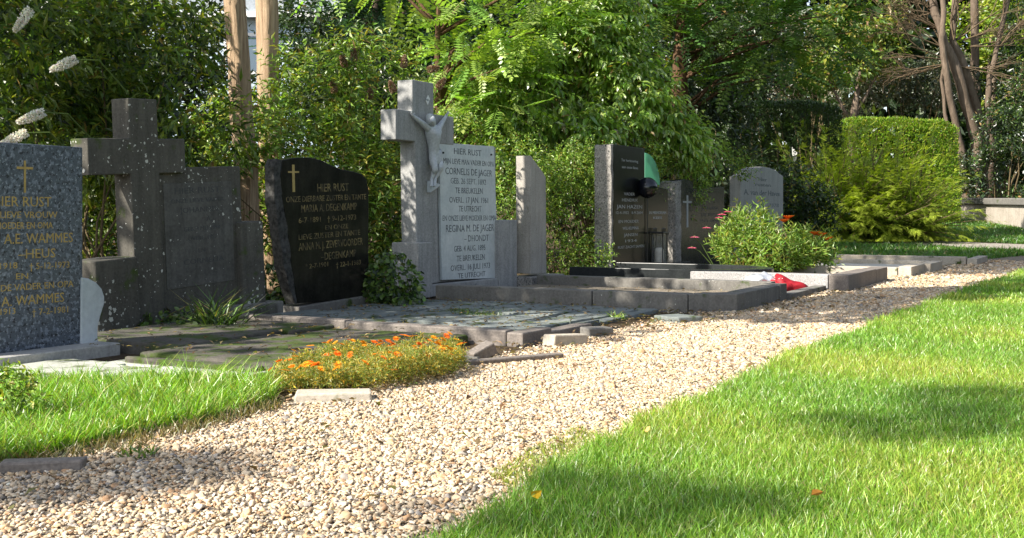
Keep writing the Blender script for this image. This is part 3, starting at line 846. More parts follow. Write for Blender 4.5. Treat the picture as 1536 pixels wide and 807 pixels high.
def crucifix():
    r = monument('crucifix_monument', 'grey stone crucifix monument with a white lettered plaque and a metal Christ figure', 'grave monument', 690, .0)
    f = face(r)
    bk = .02
    # cross
    D = .14
    a, zt = f(622, 119); b, _ = f(654, 119); lb, zb = f(629, 425); rb, _ = f(661, 425)
    al, az1 = f(597, 163); _, az0 = f(597, 209); ar, _ = f(684, 166); a2, _ = f(626, 210); b2, _ = f(657, 210)
    prof = [(lb, .10), (rb, .10), (b2, az0), (ar, az0), (ar, az1), (b, az1), (b - .004, zt), (a, zt), (a, az1), (al, az1), (al, az0), (a2, az0)]
    MB().prism(prof, bk, bk + D).build('cross', M['grey_stone'], r, .007)
    # tablet backing + plaque
    x0, z1 = f(660, 214, bk + .0); x1, _ = f(747, 219, bk)
    MB().box(rb + .002, x1 + .012, bk + .03, bk + .16, .10, z1 + .012).build('tablet', M['grey_stone'], r, .006)
    pl = [f(663, 420, bk + .005), f(748, 417, bk + .005), f(741, 219.5, bk + .005), f(659, 214.5, bk + .005)]
    MB().prism(pl, bk + .004, bk + .027).build('plaque', M['marble'], r, .003)
    # plaque screws
    mb = MB()
    for p in ((665, 229), (737, 232)):
        c = f(*p, bk)
        mb.tube([(c[0], bk + .004, c[1]), (c[0], bk - .006, c[1])], [.009, .007], 10)
    mb.build('screw', M['black_metal'], r)
    L = [('HIER RUST', 681, 722, 228, 9), ('MIJN LIEVE MAN VADER EN OPA', 665, 741, 243.5, 8), ('CORNELIS DE JAGER', 668, 738, 258, 10, .02), ('GEB. 26 SEPT. 1892', 676, 729, 272, 8.5), ('TE BREUKELEN', 683, 724, 286, 8.5),
         ('OVERL. 17 JAN. 1961', 674, 732, 300, 8.5), ('TE UTRECHT', 688, 722, 313, 8.5), ('EN ONZE LIEVE MOEDER EN OMA', 664, 744, 327, 8), ('REGINA M. DE JAGER', 669, 741, 342, 10.5, .02), ('– DHONDT', 696, 733, 357, 9.5), ('GEB. 4 AUG. 1895', 681, 728, 372, 8.5),
         ('TE BREUKELEN', 685, 727, 386.5, 8.5), ('OVERL. 16 JULI 1973', 676, 735, 400, 8.5), ('TE UTRECHT', 687, 728, 412, 7.5)]
    text_mesh(L, f, bk + .004, .001).build('inscription', M['letter_dark'], r)
    # blocks left and right, base
    q0, z2 = f(628, 364, -.045); q1, _ = f(648, 364, -.045)
    MB().box(q0, q1 + .01, -.045, .205, 0, z2).build('side_block', M['grey_stone'], r, .008)
    q2, z3 = f(749, 330, -.02); q3, _ = f(776, 330, -.02)
    MB().box(q2, q3, -.02, .17, 0, z3).build('side_block', M['grey_stone'], r, .008)
    zbase = f(700, 422, -.01)[1]
    MB().box(q1 + .012, q2 - .002, -.012, .2, 0, zbase).build('base', M['grey_stone'], r, .006)
    text_mesh([('FAMILIE', 690, 716, 430, 6.5), ('F. BITTER', 726, 750, 437, 4.5)], f, -.012, .001).build('base_lettering', M['letter_dark'], r)
    # INRI plate
    c = f(641, 150, bk); h = .03
    MB().prism([(c[0], c[1]-h*1.3), (c[0]+h*.9, c[1]+.01), (c[0]+.005, c[1]+h*1.3), (c[0]-h*.9, c[1]-.006)], bk - .006, bk + .001).build('title_plate', M['white_plate'], r)
    text_mesh([('INRI', 638.6, 643.4, 150, 3)], f, bk - .006, .001).build('title_lettering', M['letter_dark'], r)
    # Christ figure: one continuous body
    def P(px, py, y, rad): 
        q = f(px, py, y); return (q[0], y, q[1], rad)
    J = {}
    yb = bk - .045
    J['pelvis'] = P(653, 233, yb, (.046, .034))
    J['belly'] = P(650.5, 220, yb - .008, (.038, .028))
    J['chest'] = P(650, 205, yb - .012, (.066, .040))
    J['upper'] = P(650.5, 196, yb - .008, (.062, .032))
    J['neck'] = P(650, 189, yb - .014, .017)
    J['head0'] = P(649, 184, yb - .026, (.024, .026))
    J['head1'] = P(648.5, 177.5, yb - .030, (.025, .028))
    J['head2'] = P(648.5, 173.5, yb - .026, .017)
    J['nose'] = P(648, 181.5, yb - .066, .0062)
    for sgn, sh, el, wr, hd in ((-1, (643, 193), (630, 182), (620.5, 174.5), (617.5, 171.5)), (1, (657.5, 193), (663, 184), (668, 176), (670, 172.5))):
        k = 'l' if sgn < 0 else 'r'
        J[k+'sh'] = P(*sh, yb + .002, .027); J[k+'el'] = P(*el, yb + .012, .019)
        J[k+'wr'] = P(*wr, yb + .026, .0125); J[k+'palm'] = P(*hd, yb + .030, (.012, .007))
        for n in range(4):
            an = 90 + (-sgn) * (22 + (n - 1.5) * 16); le = (.028, .032, .031, .025)[n]
            b0 = J[k+'palm']
            dx, dz = math.cos(R(an)) * le, math.sin(R(an)) * le
            J[k+'f%d' % n] = (b0[0] + dx*.55, b0[1] - .004, b0[2] + dz*.55, .0042)
            J[k+'g%d' % n] = (b0[0] + dx*.95, b0[1] - .014, b0[2] + dz*.95, .0034)
        J[k+'th'] = (b0[0] + sgn*(-.016) , b0[1] - .008, b0[2] + .004, .0042)
        J[k+'th2'] = (b0[0] + sgn*(-.022), b0[1] - .016, b0[2] + .014, .0034)
    for k, hp, kn, an, ft in (('l', (649, 239), (653, 254), (647.5, 268), (647, 277)), ('r', (657, 239), (662, 252), (653, 267), (651.5, 277))):
        dy = 0 if k == 'l' else -.012
        J[k+'hip'] = P(*hp, yb - .004, .031); J[k+'knee'] = P(*kn, yb - .045 + dy, .022)
        J[k+'calf'] = P((kn[0]*.6 + an[0]*.4), (kn[1]*.6 + an[1]*.4), yb - .014 + dy, .0205)
        J[k+'ank'] = P(*an, yb - .002 + dy, .0125); J[k+'foot'] = P(*ft, yb - .016 + dy, (.014, .010))
        J[k+'toe'] = P(ft[0], ft[1] + 3, yb - .026 + dy, (.012, .006))
    E = [('pelvis', 'belly'), ('belly', 'chest'), ('chest', 'upper'), ('upper', 'neck'), ('neck', 'head0'), ('head0', 'head1'), ('head1', 'head2'), ('head0', 'nose')]
    for k in 'lr':
        E += [('upper', k+'sh'), (k+'sh', k+'el'), (k+'el', k+'wr'), (k+'wr', k+'palm'), (k+'palm', k+'th'), (k+'th', k+'th2'),
              ('pelvis', k+'hip'), (k+'hip', k+'knee'), (k+'knee', k+'calf'), (k+'calf', k+'ank'), (k+'ank', k+'foot'), (k+'foot', k+'toe')]
        for n in range(4): E += [(k+'palm', k+'f%d' % n), (k+'f%d' % n, k+'g%d' % n)]
    body = skin_body('christ_figure', (J, E), M['metal_grey'], r)
    # loincloth, hair and foot rest
    c = J['pelvis']
    lo = MB()
    rows = [(.053, .041), (.060, .046), (.062, .048), (.062, .049), (.060, .049)]
    n = 20
    for i, (rx, ry) in enumerate(rows):
        for k in range(n):
            an_ = 2*math.pi*k/n; wv = 1 + .05*math.sin(k*2.7 + i*.8)
            lo.v.append((c[0] + .002*i + rx*wv*math.cos(an_), c[1] + ry*wv*math.sin(an_), c[2] + .038 - i*.026 + .014*math.cos(an_)))
    for i in range(len(rows)-1):
        for k in range(n):
            q = (k+1) % n; lo.f.append((i*n+k, (i+1)*n+k, (i+1)*n+q, i*n+q))
    lo.v += [(c[0] - .048, c[1] - .01, c[2] + .03), (c[0] - .062, c[1] - .012, c[2] - .04), (c[0] - .044, c[1] - .022, c[2] - .045), (c[0] - .040, c[1] - .028, c[2] + .028)]
    nn = len(lo.v); lo.f.append((nn-4, nn-3, nn-2, nn-1))
    o = lo.build('loincloth', M['metal_grey'], body, smooth=True); sm = o.modifiers.new('thick', 'SOLIDIFY'); sm.thickness = .005
    hp = J['head1']; ha = MB()
    ha.lathe([(.004, .034), (.020, .030), (.029, .016), (.031, 0), (.030, -.012), (.026, -.034), (.017, -.05), (.008, -.054)], (hp[0], hp[1] + .022, hp[2] + .004), 16)
    ha.build('hair', M['metal_grey'], body, smooth=True)
    ft = f(649, 280, bk)
    MB().prism([f(640.5, 289, bk), f(652, 281, bk), f(656, 277, bk), f(641, 271, bk)], bk - .035, bk + .002).build('foot_rest', M['pale_marble'], r, .004)
crucifix()

# =================================================================== 5. slanted pillar
def slanted():
    r = monument('grave_pillar', 'pale narrow stone pillar with a slanting top on a mottled block', 'grave pillar', 806, .10)
    f = face(r)
    MB().prism([f(796, 411), f(820, 410), f(819, 266), f(815, 259), f(796, 233)], 0, .15).build('pillar', M['warm_stone'], r, .006)
    a0, a1, b0, b1 = rect(f, 806, 847, 411, 432, -.06)
    x0, _ = f(792, 412, -.02)
    MB().box(x0, a1, -.06, .2, -.03, b1 + .002).build('block', M['rough_granite'], r, .006)
slanted()

# =================================================================== 6. tall black stone with lantern, ball and green glass
def tall_black():
    r = monument('headstone', 'tall black polished headstone with a rough granite left edge and a lower side panel', 'headstone', 945, .05)
    f = face(r)
    a, zt = f(920, 216); b, _ = f(967, 216)
    MB().box(a, b, 0, .12, .08, zt).build('slab', M['black_polish'], r, .003)
    rough_slab([(a - .05, .075), (a - .001, .075), (a - .001, zt - .003), (a - .05, zt - .008)], .003, .19, .035, .008, 9).build('rough_edge', M['rough_granite'], r)
    c0, z0 = f(968, 281, .02); c1, _ = f(1002, 281, .02)
    MB().prism([(c0 + .002, .08), (c1, .08), (c1, z0 - .01), (c0 + .002, z0 + .035)], .02, .12).build('side_panel', M['black_polish'], r, .003)
    # quarter disc of green glass
    g0, gz = f(967.5, 276, .05); g1, gt = f(990, 232, .05)
    prof = [(g0 + .002, gz), (g1, gz)] + [(g0 + .002 + (g1 - g0) * math.cos(R(q)) ** 1.0, gz + (gt - gz) * math.sin(R(q))) for q in range(8, 91, 8)] + [(g0 + .002, gt)]
    MB().prism(prof, .05, .062).build('glass_quarter', M['green_glass'], r)
    x0, _ = f(903, 405, -.08); 
    MB().box(x0 - .02, c1 + .45, -.10, .25, -.02, .076).build('plinth', M['dark_polish'], r, .005)
    L = [('Ter herinnering', 932, 957, 241, 4), ('aan onze lieve', 933, 957, 251, 4), ('VADER', 936, 952, 291, 4.5), ('HENDRIK', 933, 957, 300, 4.5), ('JAN HAZEN', 925, 963, 310, 5.5), ('12-4-1932   8-9-2004', 924, 964, 319, 4),
         ('EN MOEDER', 928, 958, 332, 4.5), ('WILHELMINA', 934, 958, 342, 4.5), ('JANSEN', 936, 956, 352, 4.5), ('1934', 938, 955, 361, 4), ('RUST ZACHT SAMEN', 927, 966, 370, 4)]
    text_mesh(L, f, 0, .001).build('inscription', M['letter_grey'], r)
    text_mesh([('IN MEMORIAM', 974, 999, 319, 4), ('KEES', 980, 993, 326.5, 3.6)], f, .02, .001).build('panel_lettering', M['letter_white'], r)
    return r, f
r6, f6 = tall_black()

def on_monument(r, f, px, y, z):
    """world point at local depth y in front of monument r"""
    x, _ = f(px, 400, y)
    return Matrix.LocRotScale(r.location, r.rotation_euler, None) @ Vector((x, y, z))

def ball():
    p = on_monument(r6, f6, 971, -.085, .076)
    o = empty('ball_ornament', p, (0, 0, YAW))
    tag(o, 'shiny black ball on a thin black rod before the tall black headstone', 'grave ornament')
    zc = EYE - (281.5 - CY) / FOC * p.y - p.z
    rad = 15.8 / FOC * p.y
    n = 16
    MB().lathe([(max(.001, rad*math.sin(math.pi*k/n)), zc - rad*math.cos(math.pi*k/n)) for k in range(n+1)], (0, 0, 0), 28).build('ball', M['black_glaze'], o, smooth=True)
    MB().tube([(0, 0, 0), (.002, 0, zc - rad*.9)], [.0075, .0065], 8).build('rod', M['black_metal'], o)
    MB().lathe([(.03, 0), (.03, .006), (.012, .012), (.008, .02)], (0, 0, 0), 16).build('foot', M['black_metal'], o)
ball()

def lantern():
    p = on_monument(r6, f6, 989, -.06, .077)
    o = empty('grave_lantern', p, (0, 0, YAW))
    tag(o, 'small square metal grave lantern with a cream candle', 'lantern')
    Hh = (402 - 356) / FOC * p.y; hw = .075
    MB().box(-hw, hw, -hw, hw, 0, .02).build('base', M['steel'], o, .003)
    for sx in (-1, 1):
        for sy in (-1, 1):
            MB().box(sx*hw*.88 - .005, sx*hw*.88 + .005, sy*hw*.88 - .005, sy*hw*.88 + .005, .0205, Hh - .0005).build('corner_post', M['steel'], o)
    g = MB()
    q = hw*.84
    g.box(-q, q, -q - .0015, -q + .0015, .021, Hh - .001); g.box(-q, q, q - .0015, q + .0015, .021, Hh - .001)
    g.box(-q - .0015, -q + .0015, -q + .003, q - .003, .021, Hh - .001); g.box(q - .0015, q + .0015, -q + .003, q - .003, .021, Hh - .001)
    g.build('glass', M['lantern_glass'], o)
    MB().box(-hw*1.15, hw*1.15, -hw*1.15, hw*1.15, Hh, Hh + .018).build('roof', M['steel'], o, .004)
    rl = MB()
    for k in range(5):
        for sy in (-.7, .7):
            rl.tube([(-hw*.7 + k*hw*.35, sy*hw, Hh + .018), (-hw*.7 + k*hw*.35, sy*hw, Hh + .06 + .012*(k == 2))], [.004, .003], 6)
    rl.tube([(-hw*.72, -.7*hw, Hh + .058), (hw*.72, -.7*hw, Hh + .058)], [.004, .004], 6); rl.tube([(-hw*.72, .7*hw, Hh + .058), (hw*.72, .7*hw, Hh + .058)], [.004, .004], 6)
    rl.build('railing', M['steel'], o)
    MB().lathe([(.05, .021), (.052, .03), (.052, .13), (.048, .17), (.035, .185), (.012, .188)], (0, 0, 0), 20).build('candle', M['candle'], o, smooth=True)
lantern()

# =================================================================== 7. low dark double stone
def double_stone():
    r = monument('headstone', 'dark granite double headstone with an engraved cross and a rounded rough left side', 'headstone', 1050, .05)
    f = face(r)
    A = [f(1021, 402), f(1040, 402), f(1040, 273), f(1034, 270), f(1027, 268.5), f(1021, 270)]
    MB().prism(A, 0, .12).build('cross_panel', M['dark_polish'], r, .004)
    B = [f(1041, 402), f(1088, 399), f(1088, 280), f(1041, 284)]
    MB().prism(B, .015, .12).build('name_panel', M['dark_polish'], r, .004)
    x, z = f(1020.5, 271); x2, _ = f(1012, 271)
    rough_slab([(x2, -.02), (x, -.02), (x, z), (x2 + .01, z - .03)], -.01, .20, .035, .010, 21).build('rough_edge', M['rough_granite'], r)
    c = MB(); cross_lines(c, f, 0, 1031, 293, 341, 6.5, 303, 2.4); c.build('engraved_cross', M['letter_grey'], r)
    text_mesh([('JOHAN', 1052, 1076, 312, 5), ('DE WIT', 1052, 1074, 322, 5), ('1921-1998', 1050, 1078, 331, 4)], f, .015, .001).build('inscription', M['letter_faint'], r)
double_stone()

# =================================================================== 8. grey shouldered headstone
def shouldered():
    r = monument('headstone', 'pale grey headstone with rounded shoulders and an arched top behind the flowering clump', 'headstone', 1140, .05)
    f = face(r)
    pts = [(1111, 398), (1175, 395), (1175, 264), (1170, 261), (1165, 256), (1156, 252), (1145, 250), (1133, 251), (1124, 255), (1119, 261), (1111, 264)]
    MB().prism([f(*p) for p in pts], 0, .16).build('slab', M['grey_warm'], r, .012)
    L = [('Hier', 1138, 1150, 269, 5.5), ('rusten', 1133, 1156, 277, 5), ('A. van der Haven', 1116, 1170, 289, 8), ('en', 1139, 1147, 299, 5), ('1909', 1121, 1134, 308, 5.5), ('1978', 1155, 1168, 308, 5.5), ('†', 1141, 1145, 312, 6)]
    text_mesh(L, f, 0, .002).build('inscription', M['letter_dark'], r)
shouldered()

# =================================================================== PLOTS, KERBS, SLABS
def rowbox(mb, s0, s1, t0, t1, z0, z1):
    q = [W(s0, t0), W(s1, t0), W(s1, t1), W(s0, t1)]
    # W's t axis points to the front, so this order is clockwise from above: reverse
    return mb.slab([q[3], q[2], q[1], q[0]], z0, z1)
def piece(name, mat, parent, s0, s1, t0, t1, z0, z1, bevel=.006, jit=.0):
    mb = MB(); rowbox(mb, s0, s1, t0, t1, z0, z1)
    if jit: mb.v = [(x + random.uniform(-jit, jit), y + random.uniform(-jit, jit), z + (random.uniform(-jit, jit) if z > z0 + .001 else 0)) for x, y, z in mb.v]
    o = mb.build(name, mat, None, bevel)
    if parent: o.parent = parent; o.matrix_parent_inverse = Matrix.LocRotScale(parent.location, parent.rotation_euler, None).inverted()
    return o
def plot(name, label, cat, s, t, group=None):
    o = empty(name, W(s, t)); return tag(o, label, cat, group)

# 4b. kerb of the crucifix grave
K = plot('grave_kerb', 'grey stone kerb around the crucifix grave', 'kerb', .1, 1.2)
KH = .115
piece('side_kerb', M['kerb_stone'], K, -.72, -.60, .22, 1.5, -.05, KH)
piece('side_kerb', M['kerb_stone'], K, -.72, -.60, 1.508, 2.20, -.05, KH)
mb = MB(); q = [W(-.72, 2.207), W(-.60, 2.207), W(-.42, 2.36), W(-.42, 2.50), W(-.56, 2.49)]; mb.slab(q, -.05, KH)
o = mb.build('corner_kerb', M['kerb_stone'], K, .006); o.matrix_parent_inverse = Matrix.Translation(-K.location)
piece('front_kerb', M['kerb_stone'], K, -.412, .42, 2.37, 2.50, -.05, KH + .003)
piece('front_kerb', M['kerb_stone'], K, .427, .60, 2.37, 2.51, -.05, KH + .008)
piece('side_kerb', M['kerb_stone'], K, .92, 1.04, .22, 2.3, -.05, KH - .005)
piece('grave_bed', M['gravel_bed'], K, -.598, .918, .22, 2.36, -.05, .03, 0)
piece('edging', M['kerb_stone'], K, .608, 1.72, 2.44, 2.54, -.05, .045)

# 6b. granite plot of the tall black stone, with a curved dark kerb inside
K2 = plot('grave_kerb', 'light granite kerb with brown front pieces in front of the black headstones', 'kerb', 2.3, 1.8)
piece('side_kerb', M['kerb_granite'], K2, 1.74, 1.88, 1.20, 2.55, -.05, .135)
piece('front_kerb', M['kerb_brown'], K2, 1.74, 2.42, 2.556, 2.72, -.05, .137)
piece('front_kerb', M['kerb_brown'], K2, 2.426, 2.95, 2.55, 2.71, -.05, .135)
piece('front_kerb', M['kerb_brown'], K2, 2.956, 3.5, 2.55, 2.71, -.05, .13)
piece('grave_bed', M['gravel_bed'], K2, 1.885, 3.5, .3, 2.545, -.05, .05, 0)
K3 = plot('curved_kerb', 'dark polished granite kerb with a rounded front end around the black headstone plot', 'kerb', 2.2, 1.)
def curved():
    mb = MB(); c_s, hw, t0, t1 = 1.78 + .62, .60, .16, 1.02
    c_s = 2.3
    outer, inner = [], []
    path = [(-1, t0), (-1, t1)] + [(-math.cos(R(a)), t1 + math.sin(R(a)) * .9) for a in range(8, 180, 8)] + [(1, t1), (1, t0)]
    for q, t in path:
        outer.append((c_s + q * hw, t))
    for i, (q, t) in enumerate(path):
        tt = t if t <= t1 else t1 + (t - t1) * .83
        inner.append((c_s + q * (hw - .10), tt))
    n = len(path)
    for ring, z in ((outer, -.05), (outer, .150), (inner, .150), (inner, -.05)):
        mb.v += [tuple(W(s, t, z)) for s, t in ring]
    for k in range(4):
        a, b = k * n, ((k + 1) % 4) * n
        for i in range(n - 1): mb.f.append((a + i, b + i, b + i + 1, a + i + 1))
    mb.f += [(0, 3*n, 2*n, n), (n-1, 2*n-1, 3*n-1, 4*n-1)]
    o = mb.build('kerb_ring', M['dark_polish'], K3, .006); o.matrix_parent_inverse = Matrix.Translation(-K3.location)
curved()

# sandstone plot beyond the flowers
K4 = plot('grave_kerb', 'low sandy stone kerb and slab beside the far grass strip', 'kerb', 6.4, 2.2)
piece('side_kerb', M['kerb_sand'], K4, 4.3, 4.44, .9, 2.66, -.05, .09)
piece('side_kerb', M['kerb_sand'], K4, 5.9, 6.05, 1.0, 2.72, -.05, .10)
piece('front_kerb', M['kerb_sand'], K4, 4.3, 5.15, 2.67, 2.80, -.05, .10)
piece('front_kerb', M['kerb_sand'], K4, 5.157, 6.05, 2.735, 2.86, -.05, .10)
piece('slab', M['pave_sand'], K4, 4.446, 5.894, 1.3, 2.65, -.05, .055, .004)
K5 = plot('grave_kerb', 'small pale kerb line at the far end of the graves', 'kerb', 7.6, 2.4)
piece('side_kerb', M['kerb_sand'], K5, 7.4, 7.55, 1.2, 2.95, -.05, .10)
piece('front_kerb', M['kerb_sand'], K5, 7.4, 8.6, 2.96, 3.08, -.05, .08)

# mossy slabs of the lichen cross grave
K6 = plot('grave_slab', 'dark mossy stone slab in front of the lichen-spotted cross', 'grave slab', -3.5, 1.2)
for s0, s1, t0, t1, z in ((-4.06, -3.3, .20, .95, .05), (-3.29, -2.95, .20, 1.0, .045), (-4.3, -3.4, .96, 1.75, .045), (-3.39, -2.96, 1.01, 1.85, .035)):
    piece('slab_piece', M['mossy_slab'], K6, s0, s1, t0, t1, -.05, z, .012, .008)
piece('edge_stone', M['mossy_slab'], K6, -4.40, -4.31, .98, 1.7, -.05, .035, .012, .01)
# pale slab of the blue granite grave
K7 = plot('grave_slab', 'flat pale green-stained paving in front of the blue granite headstone', 'grave slab', -5.2, 1.1)
for s0, s1, t0, t1 in ((-5.9, -5.0, .66, 1.05), (-4.99, -4.44, .66, 1.04), (-5.95, -5.25, 1.06, 1.45), (-5.24, -4.50, 1.05, 1.5), (-4.43, -4.05, .9, 1.72)):
    piece('paver', M['pale_slab'], K7, s0, s1, t0, t1, -.05, .012 + random.uniform(-.003, .003), .006, .003)

# slate plot of the black wavy stone
K8 = plot('grave_kerb', 'brown-grey kerb beside the slate paving of the wavy black headstone', 'kerb', -2, 1.3)
piece('side_kerb', M['kerb_brown'], K8, -2.93, -2.85, .12, 1.05, -.05, .072, .008)
piece('side_kerb', M['kerb_brown'], K8, -2.935, -2.85, 1.056, 2.05, -.05, .066, .008)
piece('corner_piece', M['kerb_brown'], K8, -2.94, -2.62, 2.056, 2.15, -.05, .058, .008)
piece('front_kerb', M['kerb_brown'], K8, -2.612, -2.1, 2.05, 2.14, -.05, .036, .008)
piece('back_kerb', M['kerb_stone'], K8, -2.82, -2.3, -.02, .1, -.05, .10, .01)
K9 = plot('slate_paving', 'blue-grey slate paving strewn with debris between the two kerbs', 'paving', -1.8, 1.2)
def slates():
    t = .13; 
    while t < 2.03:
        h = random.uniform(.24, .38); s = -2.815
        while s < -.80:
            w_ = random.uniform(.28, .5); e = min(s + w_, -.76)
            if e - s > .08:
                piece('slate', M['slate'], K9, s, e - .012, t, min(t + h, 2.04) - .012, -.05, .020 + random.uniform(-.008, .008), .006, .008)
            s = e
        t += h
slates()
def loose(name, label, cat, px, py, w_, d_, h_, rot, mat, tilt=(0, 0), z=0.0, jit=.006, group=None):
    p = G(px, py)
    mb = MB(); mb.box(-w_/2, w_/2, -d_/2, d_/2, -.01, h_)
    mb.v = [(x + random.uniform(-jit, jit), y + random.uniform(-jit, jit), zz + random.uniform(-jit, jit) * .5) for x, y, zz in mb.v]
    o = mb.build(name, mat, None, .007); o.location = (p.x, p.y, z); o.rotation_euler = (tilt[0], tilt[1], R(rot))
    return tag(o, label, cat, group)
loose('stepping_stone', 'flat pale kerbstone lying loose at the gravel edge under the orange flowers', 'stone', 500, 598, .27, .11, .028, 8, M['kerb_sand'])
loose('stepping_stone', 'grey paving stone lying flat by the corner of the crucifix kerb', 'stone', 1018, 481, .20, .22, .03, 35, M['slate'])
loose('kerb_fragment', 'sandy broken kerb piece at the front of the slate paving', 'stone', 848, 516, .22, .09, .05, 38, M['kerb_sand'], (0, .05))
loose('kerb_fragment', 'grey broken kerb piece next to the sandy one on the slate edge', 'stone', 895, 503, .16, .09, .045, 34, M['kerb_stone'], (.05, 0))
loose('kerb_fragment', 'tilted dark wedge of broken kerb behind the orange flowers', 'stone', 722, 538, .13, .07, .045, 40, M['kerb_brown'], (.1, -.35), .012)
loose('kerb_fragment', 'flat broken slab just left of the tilted wedge', 'stone', 690, 540, .16, .09, .022, 5, M['kerb_stone'], (0, .04))
loose('edging_stone', 'thin edging strip between the slate kerb and the gravel', 'stone', 775, 541, .48, .035, .02, 30, M['kerb_brown'])
loose('edging_stone', 'half buried dark edging stone at the lower left in the gravel', 'stone', 66, 702, .20, .06, .022, 12, M['kerb_brown'])
loose('edging_stone', 'mossy curved stone behind the orange flower mat', 'stone', 628, 530, .22, .07, .045, 8, M['slate'])

# red bundle
def bundle():
    p = W(1.46, 2.30)
    o = empty('red_bundle', p); tag(o, 'crumpled red cloth bundle with silver wrapping dropped between two kerbs', 'bundle')
    def blob(name, c, rx, ry, rz, mat, amp, seed, fr=9):
        bm = bmesh.new(); bmesh.ops.create_icosphere(bm, subdivisions=4, radius=1)
        for v in bm.verts:
            d = v.co.copy(); n1 = mnoise.noise(d * 1.6 + Vector((seed, 0, 0))); n2 = 1.2 - abs(mnoise.noise(d * 2.4 + Vector((0, seed, 0)))) * 2 + .6 * (1 - abs(mnoise.noise(d * 8 + Vector((0, seed, 4)))) * 2)
            k = 1 + amp * n1 + amp * .42 * n2
            v.co = Vector((d.x*rx*k, d.y*ry*k, max(-.2, d.z)*rz*k*(1 - .3*d.x)))
        me = bpy.data.meshes.new(name); bm.to_mesh(me); bm.free(); me.materials.append(mat)
        me.polygons.foreach_set('use_smooth', [True]*len(me.polygons)); q = link(name, me, o, c); return q
    blob('cloth', (0, 0, .01), .18, .12, .085, M['red_cloth'], .42, 2.0).rotation_euler = (0, .25, .2)
    blob('wrapping', (-.20, .06, .06), .12, .10, .07, M['foil'], .45, 7.0)
    sp = MB()
    for k in range(22):
        a = random.uniform(2.0, 4.6); c = (-.07 + .09*math.cos(a), -.02 + .09*math.sin(a), .125 + random.uniform(-.02, .015))
        sp.lathe([(.001, -.004), (.005, 0), (.001, .005)], c, 6)
    sp.build('white_fleck', M['white_bit'], o)
bundle()

# low wall at right
def low_wall():
    a, b = GT(1441, 330), GT(1640, 378)
    a = Vector((a.x, a.y, 0)); b = Vector((b.x, b.y, 0))
    a = Vector((AT(1441, 330, 30).x, 30, 0)); b = Vector((AT(1700, 380, 20.5).x, 20.5, 0))
    d = (b - a).normalized(); n = Vector((-d.y, d.x, 0))
    if n.x < 0: n = -n
    o = empty('low_wall', a.lerp(b, .5)); tag(o, 'low rough stucco wall with a dark stone coping at the right edge', 'wall')
    iv = Matrix.Translation(-o.location)
    def zt(px, py, Y): return EYE - (py - CY) / FOC * Y
    top_a, top_b = zt(1441, 297, 30), zt(1700, 322, 20.5)
    top_b = zt(1523, 303, 26) 
    def slab(off0, off1, z0a, z1a, z0b, z1b, mat, name, ext=0):
        A, B = a - d*ext, b + d*ext
        pts = [A + n*off0, B + n*off0, B + n*off1, A + n*off1]
        zs0 = [z0a, z0b, z0b, z0a]; zs1 = [z1a, z1b, z1b, z1a]
        mb = MB(); vs = [(p.x, p.y, z) for p, z in zip(pts, zs0)] + [(p.x, p.y, z) for p, z in zip(pts, zs1)]
        mb.add(vs, [(3,2,1,0),(4,5,6,7),(0,1,5,4),(1,2,6,5),(2,3,7,6),(3,0,4,7)])
        q = mb.build(name, mat, o, .02); q.matrix_parent_inverse = iv
    h = top_a
    slab(0, 1.2, -.1, h - .16, -.1, top_b - .16, M['stucco'], 'wall_body')
    slab(-.08, 1.3, h - .155, h, top_b - .155, top_b, M['kerb_stone'], 'coping', .05)
low_wall()

# =================================================================== VEGETATION
def XY(px, Y): return ((px - CX) / FOC * Y, Y)
def ZP(py, Y): return EYE - (py - CY) / FOC * Y
def base_at(px, Y): return Vector(((px - CX) / FOC * Y, Y, float(hill(Y))))
def blobs_px(px0, Y0, lst):
    """(px, py, dY, rx, ry, rz) -> local ellipsoids of a plant rooted at (px0, Y0)"""
    b = base_at(px0, Y0); out = []
    for px, py, dy, rx, ry, rz in lst:
        q = AT(px, py, Y0 + dy)
        out.append((q.x - b.x, q.y - b.y, q.z - b.z, rx, ry, rz))
    return b, out

